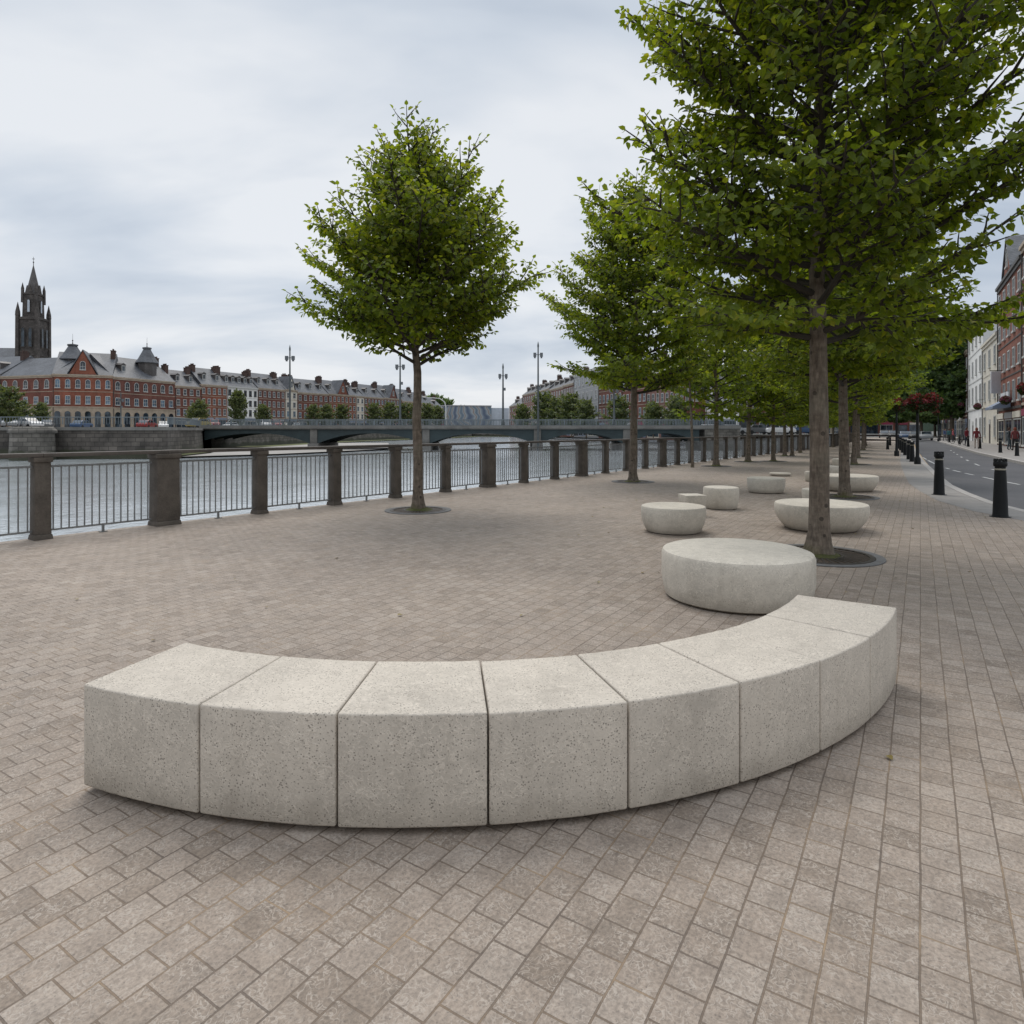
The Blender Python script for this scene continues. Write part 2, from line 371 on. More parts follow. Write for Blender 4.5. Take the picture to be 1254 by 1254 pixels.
# ------------------------------------------------------------------ mesh builder
class MB:
    def __init__(s): s.v = []; s.f = []; s.m = []
    def box(s, x0, x1, y0, y1, z0, z1, mi=0):
        b = len(s.v)
        s.v += [(x0, y0, z0), (x1, y0, z0), (x1, y1, z0), (x0, y1, z0), (x0, y0, z1), (x1, y0, z1), (x1, y1, z1), (x0, y1, z1)]
        s.f += [(b, b + 3, b + 2, b + 1), (b + 4, b + 5, b + 6, b + 7), (b, b + 1, b + 5, b + 4), (b + 1, b + 2, b + 6, b + 5), (b + 2, b + 3, b + 7, b + 6), (b + 3, b, b + 4, b + 7)]
        s.m += [mi] * 6; return s
    def taper(s, cx, cy, z0, z1, a0, b0, a1, b1, mi=0):
        """box with half sizes a0,b0 at the bottom, a1,b1 at the top"""
        b = len(s.v)
        for z, a, c in ((z0, a0, b0), (z1, a1, b1)):
            s.v += [(cx - a, cy - c, z), (cx + a, cy - c, z), (cx + a, cy + c, z), (cx - a, cy + c, z)]
        s.f += [(b, b + 3, b + 2, b + 1), (b + 4, b + 5, b + 6, b + 7), (b, b + 1, b + 5, b + 4), (b + 1, b + 2, b + 6, b + 5), (b + 2, b + 3, b + 7, b + 6), (b + 3, b, b + 4, b + 7)]
        s.m += [mi] * 6; return s
    def prism(s, pts, y0, y1, mi=0):
        """polygon in the XZ plane (counter-clockwise seen from -Y) pushed from y0 to y1"""
        b = len(s.v); n = len(pts)
        s.v += [(p[0], y0, p[1]) for p in pts] + [(p[0], y1, p[1]) for p in pts]
        s.f += [tuple(range(b, b + n)), tuple(reversed(range(b + n, b + 2 * n)))]
        for i in range(n):
            j = (i + 1) % n; s.f.append((b + j, b + i, b + n + i, b + n + j))
        s.m += [mi] * (n + 2); return s
    def prismx(s, pts, x0, x1, mi=0):
        """polygon in the YZ plane pushed along X"""
        b = len(s.v); n = len(pts)
        s.v += [(x0, p[0], p[1]) for p in pts] + [(x1, p[0], p[1]) for p in pts]
        s.f += [tuple(reversed(range(b, b + n))), tuple(range(b + n, b + 2 * n))]
        for i in range(n):
            j = (i + 1) % n; s.f.append((b + i, b + j, b + n + j, b + n + i))
        s.m += [mi] * (n + 2); return s
    def lathe(s, prof, cx=0, cy=0, seg=32, mi=0, z=0):
        b = len(s.v)
        for r, h in prof:
            for k in range(seg):
                a = 2 * math.pi * k / seg; s.v.append((cx + r * math.cos(a), cy + r * math.sin(a), z + h))
        for i in range(len(prof) - 1):
            for k in range(seg):
                k2 = (k + 1) % seg
                s.f.append((b + i * seg + k, b + i * seg + k2, b + (i + 1) * seg + k2, b + (i + 1) * seg + k)); s.m.append(mi)
        if prof[0][0] > 1e-4: s.f.append(tuple(reversed(range(b, b + seg)))); s.m.append(mi)
        e = b + (len(prof) - 1) * seg
        if prof[-1][0] > 1e-4: s.f.append(tuple(range(e, e + seg))); s.m.append(mi)
        return s
    def tube(s, pts, rad, seg=8, mi=0, cap=True):
        b = len(s.v); n = len(pts); P = [Vector(p) for p in pts]
        if not hasattr(rad, '__len__'): rad = [rad] * n
        prev = None
        for i, p in enumerate(P):
            d = (P[min(i + 1, n - 1)] - P[max(i - 1, 0)]).normalized()
            if prev is None:
                prev = d.orthogonal().normalized()
            u = (prev - d * prev.dot(d)).normalized(); prev = u; w = d.cross(u)
            for k in range(seg):
                a = 2 * math.pi * k / seg; q = p + (u * math.cos(a) + w * math.sin(a)) * rad[i]; s.v.append(tuple(q))
        for i in range(n - 1):
            for k in range(seg):
                k2 = (k + 1) % seg
                s.f.append((b + i * seg + k, b + i * seg + k2, b + (i + 1) * seg + k2, b + (i + 1) * seg + k)); s.m.append(mi)
        if cap:
            s.f.append(tuple(reversed(range(b, b + seg)))); e = b + (n - 1) * seg; s.f.append(tuple(range(e, e + seg))); s.m += [mi, mi]
        return s
    def mesh(s, name, mats, smooth=False, bevel=0, auto=False):
        me = bpy.data.meshes.new(name); me.from_pydata(s.v, [], s.f)
        for mt in (mats if isinstance(mats, (list, tuple)) else [mats]): me.materials.append(mt)
        me.polygons.foreach_set('material_index', s.m)
        if bevel:
            bm = bmesh.new(); bm.from_mesh(me)
            es = [e for e in bm.edges if len(e.link_faces) == 2 and e.calc_face_angle(0) > R(28)]
            bmesh.ops.bevel(bm, geom=es, offset=bevel, segments=2, affect='EDGES', profile=.6, clamp_overlap=True)
            bm.to_mesh(me); bm.free()
        if smooth or bevel:
            me.polygons.foreach_set('use_smooth', [True] * len(me.polygons))
            me.set_sharp_from_angle(angle=R(40))
        me.update(); return me
    def build(s, name, mats, parent=None, loc=(0, 0, 0), rz=0, **k):
        return inst(name, s.mesh(name, mats, **k), parent, loc, rz)

def sheet(name, pts, z, mat, thick=0):
    me = bpy.data.meshes.new(name); bm = bmesh.new()
    vs = [bm.verts.new((p[0], p[1], z)) for p in pts]
    f = bm.faces.new(vs)
    if f.normal.z < 0: f.normal_flip()
    bm.normal_update()
    if f.normal.z < 0: bmesh.ops.reverse_faces(bm, faces=[f])
    bmesh.ops.triangulate(bm, faces=bm.faces[:])
    bm.to_mesh(me); bm.free(); me.materials.append(mat)
    o = inst(name, me); o['kind'] = 'structure'; return o

# ------------------------------------------------------------------ world, sun, camera
SUN_EL, SUN_AZ = 60, 342      # direction the light comes from (azimuth from +Y clockwise)
w = bpy.data.worlds.new('World'); sc.world = w; w.use_nodes = True
nt = w.node_tree; nt.nodes.clear()
wo = nt.nodes.new('ShaderNodeOutputWorld'); bg = nt.nodes.new('ShaderNodeBackground'); L(nt, bg.outputs[0], wo.inputs[0])
sky = nt.nodes.new('ShaderNodeTexSky'); sky.sky_type = 'NISHITA'; sky.sun_disc = False
sky.sun_elevation = R(SUN_EL); sky.sun_rotation = R(SUN_AZ)
tc = nt.nodes.new('ShaderNodeTexCoord'); sx = nt.nodes.new('ShaderNodeSeparateXYZ'); L(nt, tc.outputs['Generated'], sx.inputs[0])
zz = math_(nt, 'ADD', math_(nt, 'MAXIMUM', sx.outputs[2], 0.0), .22)
cb = nt.nodes.new('ShaderNodeCombineXYZ'); L(nt, math_(nt, 'DIVIDE', sx.outputs[0], zz), cb.inputs[0]); L(nt, math_(nt, 'DIVIDE', sx.outputs[1], zz), cb.inputs[1])
mp = nt.nodes.new('ShaderNodeMapping'); mp.inputs['Rotation'].default_value = (0, 0, .35); mp.inputs['Scale'].default_value = (.55, .95, 1); mp.inputs['Location'].default_value = (1.7, .6, 0); L(nt, cb.outputs[0], mp.inputs[0])
n1 = noise_(nt, mp.outputs[0], 1.5, 5, .5, .35)
n2 = noise_(nt, mp.outputs[0], .5, 2, .5)
n3 = noise_(nt, mp.outputs[0], 4.5, 4, .5, .5)
s = math_(nt, 'ADD', math_(nt, 'ADD', math_(nt, 'MULTIPLY', n1, .55), math_(nt, 'MULTIPLY', n2, .35)), math_(nt, 'MULTIPLY', n3, .07))
cl = ramp(nt, s, [(.38, (4.9, 5.6, 6.6)), (.455, (6.4, 7.0, 7.8)), (.54, (8.3, 8.6, 9.0))])
# horizon a little paler, zenith brighter as under any overcast sky
hz = ramp(nt, sx.outputs[2], [(.0, (1.04, 1.02, 1.0)), (.22, (1, 1, 1)), (.56, (.98, .98, .98)), (.75, (1.7, 1.68, 1.65)), (1.0, (2.2, 2.15, 2.1))])
cc = mixc(nt, 1, cl.outputs[0], hz.outputs[0], 'MULTIPLY')
fin = mixc(nt, .95, sky.outputs[0], cc)
L(nt, fin, bg.inputs[0]); bg.inputs[1].default_value = .10

sl = bpy.data.lights.new('sun', 'SUN'); sl.energy = 1.6; sl.angle = R(34); sl.color = (1, .94, .86)
so = bpy.data.objects.new('sun', sl); col.objects.link(so)
d = Vector((math.sin(R(SUN_AZ)) * math.cos(R(SUN_EL)), math.cos(R(SUN_AZ)) * math.cos(R(SUN_EL)), math.sin(R(SUN_EL))))
so.rotation_euler = (-d).to_track_quat('-Z', 'Y').to_euler(); so.location = (0, 0, 40)

cam = bpy.data.cameras.new('camera'); co = bpy.data.objects.new('camera', cam); col.objects.link(co); sc.camera = co
co.location = (0, 0, EYE); co.rotation_euler = (R(90), 0, 0)
cam.sensor_width = 36; cam.lens = F / 1254 * 36; cam.shift_y = -(627 - HY) / 1254
cam.clip_start = .05; cam.clip_end = 6000
sc.view_settings.view_transform = 'Standard'; sc.view_settings.look = 'None'; sc.view_settings.exposure = 0
sc.cycles.max_bounces = 6; sc.cycles.transparent_max_bounces = 8

# ------------------------------------------------------------------ layout lines
FA = Vector((-6.51, 8.91)); FD = Vector((.582, .813)); SP = 1.68
def fence_pt(t):                      # t metres along the railing; it bends gently far away
    if t <= 62: return FA + FD * t
    return FA + FD * 62 + Vector((.51, .86)) * (t - 62)
FN = Vector((-.813, .582))            # towards the river
fend = fence_pt(150)

kerb = [(10.2, -30), (9.6, 0), (9.2, 8.0), (9.4, 11.85), (9.85, 13.4), (10.8, 15.5), (11.9, 17.7), (13.9, 21.2), (18.4, 28.9), (21.4, 33.9), (33.5, 53.9), (56.3, 91), (89, 145)]
kerb2 = [(16.5, -30), (16.2, 5), (18, 18), (24.1, 30.4), (31.7, 43.9), (52.9, 79), (75, 116), (93, 146)]
def offs(line, d):
    out = []
    for i, p in enumerate(line):
        a = Vector(line[max(i - 1, 0)]); b = Vector(line[min(i + 1, len(line) - 1)]); t = (b - a).normalized(); out.append((p[0] + t.y * d, p[1] - t.x * d))
    return out
f0 = FA - FD * 45 + FN * .16; f1 = fence_pt(62) + FN * .16; f2 = fend + FN * .16
# land right of the river, then the far end and the far bank
sheet('ground', [tuple(f0), tuple(f1), tuple(f2), (70, 190), (34, 215), (14, 285), (-18, 292), (-30, 1500), (1800, 1500), (1800, -300), (-60, -300)], -.135, M['land'])
sheet('plaza_paving', [tuple(f0), tuple(f1), tuple(f2)] + list(reversed(kerb)) + [(-38, -30)], 0, M['pave'])
sheet('road', kerb + list(reversed(kerb2)), -.125, M['asph'])
k2o = offs(kerb2, .15)
sheet('footpath', k2o + [(130, 146), (60, 40), (40, -30)], 0, M['path'])
def strip(name, line, d0, d1, z, mat, z0=None):
    a = offs(line, d0); b = offs(line, d1); mb = MB(); n = len(line)
    if z0 is None:
        mb.v = [(*p, z) for p in a] + [(*p, z) for p in b]
        for i in range(n - 1): mb.f.append((i, n + i, n + i + 1, i + 1)); mb.m.append(0)
    else:
        for i in range(n - 1):
            k = len(mb.v)
            mb.v += [(*a[i], z0), (*b[i], z0), (*b[i + 1], z0), (*a[i + 1], z0), (*a[i], z), (*b[i], z), (*b[i + 1], z), (*a[i + 1], z)]
            mb.f += [(k + 4, k + 5, k + 6, k + 7), (k, k + 4, k + 7, k + 3), (k + 1, k + 2, k + 6, k + 5)]; mb.m += [0] * 3
    o = mb.build(name, mat); o['kind'] = 'structure'; return o
def dense(line, n=6):
    out = []
    for i in range(len(line) - 1):
        p0 = Vector(line[max(i - 1, 0)]); p1 = Vector(line[i]); p2 = Vector(line[i + 1]); p3 = Vector(line[min(i + 2, len(line) - 1)])
        for k in range(n):
            t = k / n
            q = .5 * ((2 * p1) + (p2 - p0) * t + (2 * p0 - 5 * p1 + 4 * p2 - p3) * t * t + (3 * p1 - p0 - 3 * p2 + p3) * t ** 3); out.append(tuple(q))
    return out + [line[-1]]
strip('kerb', kerb, -.02, .16, .006, M['kerb'], -.13)
strip('kerb', kerb2, -.02, .16, .006, M['kerb'], -.13)
strip('edge_paving', kerb, -.85, -.03, .004, M['path'])
strip('yellow_line', kerb, .20, .27, -.121, M['yellow_line'])
mid1 = [(13.2, 13.5), (14.6, 17.5), (16.0, 21.5), (19.1, 28.6), (26.5, 42), (44, 73), (65, 108)]
mid2 = [(19.2, 25.2), (21.0, 28.8), (25, 35.5), (29.2, 42.2), (36, 53)]
mk = MB()
for line, on, off, hw in ((mid1, 1.1, .9, .045), (mid2, 1.6, 3.4, .045)):
    pts = [Vector(p) for p in dense(line, 12)]
    acc = 0; segs = []
    for a, b in zip(pts, pts[1:]):
        l = (b - a).length
        if l < 1e-5: continue
        if acc % (on + off) < on:
            t = (b - a) / l; nrm = Vector((t.y, -t.x)) * hw; k = len(mk.v)
            mk.v += [(*(a - nrm), -.121), (*(a + nrm), -.121), (*(b + nrm), -.121), (*(b - nrm), -.121)]; mk.f.append((k, k + 1, k + 2, k + 3)); mk.m.append(0)
        acc += l
mk.build('lane_markings', M['white_line'])['kind'] = 'structure'

# river, far banks
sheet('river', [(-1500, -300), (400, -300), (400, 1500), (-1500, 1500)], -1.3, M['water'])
FB = 1.8
sheet('far_bank', [(-1500, 58.0), (-62, 62.5), (-33.9, 63.5), (-36.5, 74), (-43, 90), (-42, 150), (-18, 285), (-10, 1500), (-1500, 1500)], FB, M['path'])
def quay(name, pts, z0, z1, mat, label, cope=.3):
    root = empty(name, (*pts[0], z0), 0, label, 'wall')
    mb = MB(); cp = MB(); ox, oy = pts[0]
    O0, O1, O2, O3 = [[(x - ox, y - oy) for x, y in offs(pts, d_)] for d_ in (.35, .05, .2, -.3)]
    for i in range(len(pts) - 1):
        a = Vector(pts[i]) - Vector(pts[0]); b = Vector(pts[i + 1]) - Vector(pts[0]); t = (b - a).normalized(); n = Vector((t.y, -t.x))
        k = len(mb.v); o1 = n * .05; o0 = n * .35
        h = z1 - z0
        mb.v += [(*(O0[i]), 0), (*(O0[i + 1]), 0), (*(O1[i + 1]), h), (*(O1[i]), h)]; mb.f.append((k, k + 1, k + 2, k + 3)); mb.m.append(0)
        k = len(cp.v); o2 = n * (.2); o3 = n * (-.3)
        cp.v += [(*(O2[i]), h - .02), (*(O2[i + 1]), h - .02), (*(O2[i + 1]), h + cope), (*(O2[i]), h + cope), (*(O3[i]), h + cope), (*(O3[i + 1]), h + cope)]
        cp.f += [(k, k + 1, k + 2, k + 3), (k + 3, k + 2, k + 5, k + 4)]; cp.m += [0, 0]
    mb.build('wall', mat, root); cp.build('coping', M['bridgeconc'], root); return root
quay('quay_wall', [(-1500, 58.0), (-62, 62.5), (-33.9, 63.5), (-36.5, 74), (-42.8, 89)], -3, FB - .28, M['quaystone'], 'dark stained stone quay wall along the far bank below the red corner building')
quay('quay_wall', [(-44, 94), (-42, 150), (-18, 285)], -3, FB - .28, M['abut'], 'paler stone river wall running away on the far bank beyond the bridge')
quay('river_wall', [(-18, 292), (14, 285), (34, 215), (70, 190), tuple(f2)], -3, -.16, M['abut'], 'low stone river wall across the far end of the river')
quay('river_wall', [tuple(f2), tuple(f1), tuple(f0)], -3, -.34, M['quaystone'], 'stone river wall below the promenade railing')
# buttress and recess of the near quay wall
bt = empty('wall_buttress', (*gd(40, 61.3).xy, 0), 0, 'pale rounded stone buttress projecting from the far quay wall at the left', 'buttress')
MB().lathe([(1.9, -3), (1.75, 1.2), (1.95, 1.25), (1.95, 1.5), (1.6, 1.85)], seg=20).build('pier', M['abut'], bt, smooth=True)
mbk = sheet('mud_bank', [(-33.6, 64), (-26, 72), (-19, 88), (-18, 97), (-26, 135), (-40, 135), (-42.4, 95), (-42.4, 89), (-36.2, 74)], -1.12, M['mud'])
sheet('grass_bank', [(-34, 63.6), (-36.4, 74), (-42.7, 90), (-42.5, 104), (-39, 104), (-39.5, 88), (-34.6, 74), (-33, 64)], -1.0, M['grass'])
sheet('grass_bank', [(-43, 92), (-41, 150), (-17, 280), (13, 283), (12, 276), (-14, 272), (-37, 150), (-39, 92)], -1.1, M['grass'])

# distant hills
hm = MB(); n = 90; random.seed(5)
for i in range(n + 1):
    a = R(-70 + 140 * i / n); r = 1250
    h = 14 + 22 * noise.noise(Vector((i * .09, 0, 0))) + 5 * noise.noise(Vector((i * .6, 3, 0)))
    hm.v += [(r * math.sin(a), r * math.cos(a), -5), (r * math.sin(a), r * math.cos(a), max(6, h)), ((r + 300) * math.sin(a), (r + 300) * math.cos(a), max(6, h) + 3)]
for i in range(n):
    k = i * 3; hm.f += [(k, k + 3, k + 4, k + 1), (k + 1, k + 4, k + 5, k + 2)]; hm.m += [0, 0]
hm.build('distant_hills', M['hill'])['kind'] = 'structure'

# ------------------------------------------------------------------ curved bench
CB = Vector((-.4267, 5.6422)); RO = 3.2606; RI = 2.7117
def outer_ang(px, py):
    # where the ray of that picture column crosses the outer circle
    d_ = Vector(((px - CX) / F, 1.0)); a = d_.dot(d_); b = -2 * d_.dot(CB); c = CB.dot(CB) - RO * RO
    disc = max(0, b * b - 4 * a * c); y = (-b - math.sqrt(disc)) / (2 * a)
    p = d_ * y - CB; return math.atan2(p.y, p.x)
joints = [(105, 840), (243, 857), (412, 873), (598, 873), (770, 860), (907, 836), (1005, 812), (1066, 779), (1096, 744)]
angs = [outer_ang(*j) for j in joints[:-1]] + [R(-33.8)]
bench = empty('curved_bench', (CB.x, CB.y, 0), 0, 'long curved pale concrete bench of eight blocks in the foreground', 'bench')
for i in range(8):
    a0, a1 = angs[i] + .0011, angs[i + 1] - .0011
    mb = MB(); n = 26
    jz = .002 * ((i * 7) % 3 - 1)
    for k in range(n + 1):
        a = a0 + (a1 - a0) * k / n; c_, s_ = math.cos(a), math.sin(a)
        if i == 0:
            ai = a - R(2.0) * (1 - k / n); ao = a - R(.35) * (1 - k / n)
            for r_, z in ((RI, .028), (RO, .028), (RO, .45 + jz), (RI, .45 + jz)): q_ = ai if r_ == RI else ao; mb.v.append((r_ * math.cos(q_), r_ * math.sin(q_), z))
            continue
        for r_, z in ((RI, .028), (RO, .028), (RO, .45 + jz), (RI, .45 + jz)): mb.v.append((r_ * c_, r_ * s_, z))
    for k in range(n):
        b = k * 4
        for q in range(4): mb.f.append((b + q, b + 4 + q, b + 4 + (q + 1) % 4, b + (q + 1) % 4)); mb.m.append(0)
    mb.f += [(0, 1, 2, 3), (n * 4 + 3, n * 4 + 2, n * 4 + 1, n * 4)]; mb.m += [0, 0]
    me = mb.mesh('block', M['conc'])
    bm = bmesh.new(); bm.from_mesh(me); bmesh.ops.recalc_face_normals(bm, faces=bm.faces[:])
    es = [e for e in bm.edges if e.calc_face_angle(0) > R(45)]
    bmesh.ops.bevel(bm, geom=es, offset=.009, segments=3, affect='EDGES', profile=.5)
    bm.to_mesh(me); bm.free(); me.polygons.foreach_set('use_smooth', [True] * len(me.polygons)); me.set_sharp_from_angle(angle=R(35))
    for v_ in me.vertices:
        c_ = v_.co; e_ = noise.noise(Vector((c_.x * 9 + i, c_.y * 9, c_.z * 9))) * .0016 + noise.noise(Vector((c_.x * 40, c_.y * 40 + i, c_.z * 40))) * .001
        v_.co = c_ + Vector((0, 0, e_))
    blk = inst('block', me, bench)
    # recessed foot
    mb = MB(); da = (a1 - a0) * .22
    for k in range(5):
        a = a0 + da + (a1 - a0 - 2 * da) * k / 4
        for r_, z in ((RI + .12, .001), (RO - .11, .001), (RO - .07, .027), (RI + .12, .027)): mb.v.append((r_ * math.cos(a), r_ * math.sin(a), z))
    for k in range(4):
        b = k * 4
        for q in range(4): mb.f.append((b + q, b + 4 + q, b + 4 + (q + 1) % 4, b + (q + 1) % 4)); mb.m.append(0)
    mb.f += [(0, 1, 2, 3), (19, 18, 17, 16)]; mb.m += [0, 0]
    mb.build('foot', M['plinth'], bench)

# ------------------------------------------------------------------ round stools
def stool(name, xl, xr, yb, ytb, label, foot=.88, ht=None, bulge=.98, group='round concrete seats on the promenade', cat='stool', ed=.035):
    Zf = 1185 / (yb - HY); hw = (xr - xl) / 2 / F; r = hw * Zf / (1 - hw); Zc = Zf + r * foot
    X = ((xl + xr) / 2 - CX) * Zc / F
    h = ht or (EYE - (ytb - HY) * (Zc + r) / F)
    root = empty(name, (X, Zc, 0), 0, label, cat, group)
    prof = [(r * (foot - .03), .012), (r * foot, .025), (r * (foot + (bulge - foot) * .45), .08), (r * bulge, h * .42), (r, h * .66), (r, h - ed), (r - ed * .3, h - ed * .3), (r - ed, h - .002), (r - ed * 2, h), (r * .5, h + .004), (0.0001, h + .006)]
    MB().lathe(prof, seg=64).build('seat', M['conc2'], root, smooth=True)
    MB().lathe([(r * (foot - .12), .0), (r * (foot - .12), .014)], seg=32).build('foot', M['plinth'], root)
    return root
stool('round_stool', 813, 990, 755, 657, 'largest round concrete seat, drum shaped, just behind the curved bench', .955, .43, 1.0, ed=.045)
stool('round_stool', 786, 863, 656, 614, 'medium drum seat left of the big round seat, in front of a small block', .84, .39, .97)
stool('round_stool', 862, 904, 625, 596, 'small tall drum seat right behind the small concrete block', .88, .42, .98)
stool('round_stool', 916, 960, 605, 583, 'small drum seat standing alone in the open paving', .9, .36, .98)
stool('round_stool', 953, 1057, 654, 611, 'wide bowl shaped concrete seat behind the nearest tree trunk', .78, .40, .95)
stool('low_disc', 943, 968, 583.5, 579, 'flat pale concrete disc behind the small lone drum seat', .9, .10, .98, cat='low seat', ed=.02)
stool('round_stool', 983, 1009, 622, 604, 'pale rounded seat half hidden behind the wide bowl seat', .85, .36, .96)
stool('round_stool', 1002, 1071, 603, 585, 'wide low pale seat behind the second tree trunk', .82, .38, .95)
stool('round_stool', 1009, 1033, 585, 573, 'small pale seat glimpsed between the second and third trunks', .9, .36, .98)
stool('round_stool', 1020, 1040, 573, 564, 'farthest pale seat beside the third tree trunk', .9, .36, .98)
stool('round_stool', 986, 1000, 590, 582, 'small pale seat far left of the wide low seat', .9, .3, .98)
p = gp(852, 636); bb = MB(); bb.taper(0, 0, .0, .37, .15, .15, .19, .19)
sb = bb.build('concrete_block', M['conc2'], None, (p.x + .08, p.y + .5, 0), R(8), bevel=.015); tag(sb, 'small square concrete block between two drum seats', 'block')

# ------------------------------------------------------------------ railing along the river
rail = empty('river_railing', (FA.x, FA.y, 0), 0, 'long river railing with dark concrete posts, flat cap and steel bars', 'railing')
def postmesh(wd, dp, nm):
    m = MB(); m.taper(0, 0, 0, .07, wd / 2 + .018, dp / 2 + .018, wd / 2 + .006, dp / 2 + .006); m.taper(0, 0, .07, 1.06, wd / 2, dp / 2, wd / 2 - .005, dp / 2 - .005); m.taper(0, 0, 1.06, 1.13, wd / 2 + .015, dp / 2 + .015, wd / 2 + .015, dp / 2 + .015)
    return m.mesh(nm, M['post'], bevel=.012)
pm_n, pm_w = postmesh(.20, .20, 'post'), postmesh(.36, .28, 'post')
def panelmesh(L_, nb):
    m = MB()
    m.box(0, L_, -.018, .018, .985, 1.015); m.box(0, L_, -.014, .014, .10, .125)
    for k in range(nb):
        x = L_ * (k + .5) / nb; m.box(x - .008, x + .008, -.008, .008, .125, .985)
    m.box(L_ / 2 - .014, L_ / 2 + .014, -.016, .016, .0, .10); m.box(L_ / 2 - .05, L_ / 2 + .05, -.03, .03, -.0, .012)
    return m.mesh('bar_panel', M['galv'])
wide = {1, 6, 9, 13}
pn = {}
cap = MB().box(0, SP, -.115, .115, 0, .055).mesh('cap', M['rail'], bevel=.015)
NP = 64
for i in range(-3, NP):
    t = i * SP; P = fence_pt(t); Q = fence_pt(t + SP); dv = Q - P; rz = math.atan2(dv.y, dv.x)
    isw = i in wide or (i > 13 and i % 4 == 1)
    inst('post', pm_w if isw else pm_n, rail, (P.x - FA.x, P.y - FA.y, 0), rz)
    if i < NP - 1:
        j = i + 1; jw = j in wide or (j > 13 and j % 4 == 1)
        w0 = .21 if isw else .10; w1 = .21 if jw else .10; L_ = dv.length - w0 - w1
        key = round(L_, 2)
        if key not in pn: pn[key] = panelmesh(L_, 14)
        u = dv.normalized(); A_ = P + u * w0
        inst('bar_panel', pn[key], rail, (A_.x - FA.x, A_.y - FA.y, 0), rz)
        inst('cap', cap, rail, (P.x - FA.x, P.y - FA.y, 1.131 + (.002 if i % 2 else 0)), rz, (dv.length / SP, 1, 1))

# ------------------------------------------------------------------ trees
LEAFV = [(0, 0, 0), (-.36, .22, .10), (-.34, .58, .09), (0, 1, -.10), (.34, .58, .09), (.36, .22, .10)]
class Leaves:
    def __init__(s): s.v = []; s.f = []; s.c = []
    def add(s, p, d, nrm, size, c):
        y = d.normalized(); x = y.cross(nrm)
        if x.length < 1e-3: x = y.orthogonal()
        x.normalize(); z = x.cross(y); b = len(s.v)
        for a, q, h in LEAFV:
            s.v.append(tuple(p + (x * a + y * q + z * h) * size)); s.c += c
        s.f += [(b, b + 3, b + 2, b + 1), (b, b + 5, b + 4, b + 3)]
    def mesh(s, name, mat):
        me = bpy.data.meshes.new(name); me.from_pydata(s.v, [], s.f); me.materials.append(mat)
        ca = me.color_attributes.new('leafcol', 'FLOAT_COLOR', 'POINT'); ca.data.foreach_set('color', s.c)
        return me

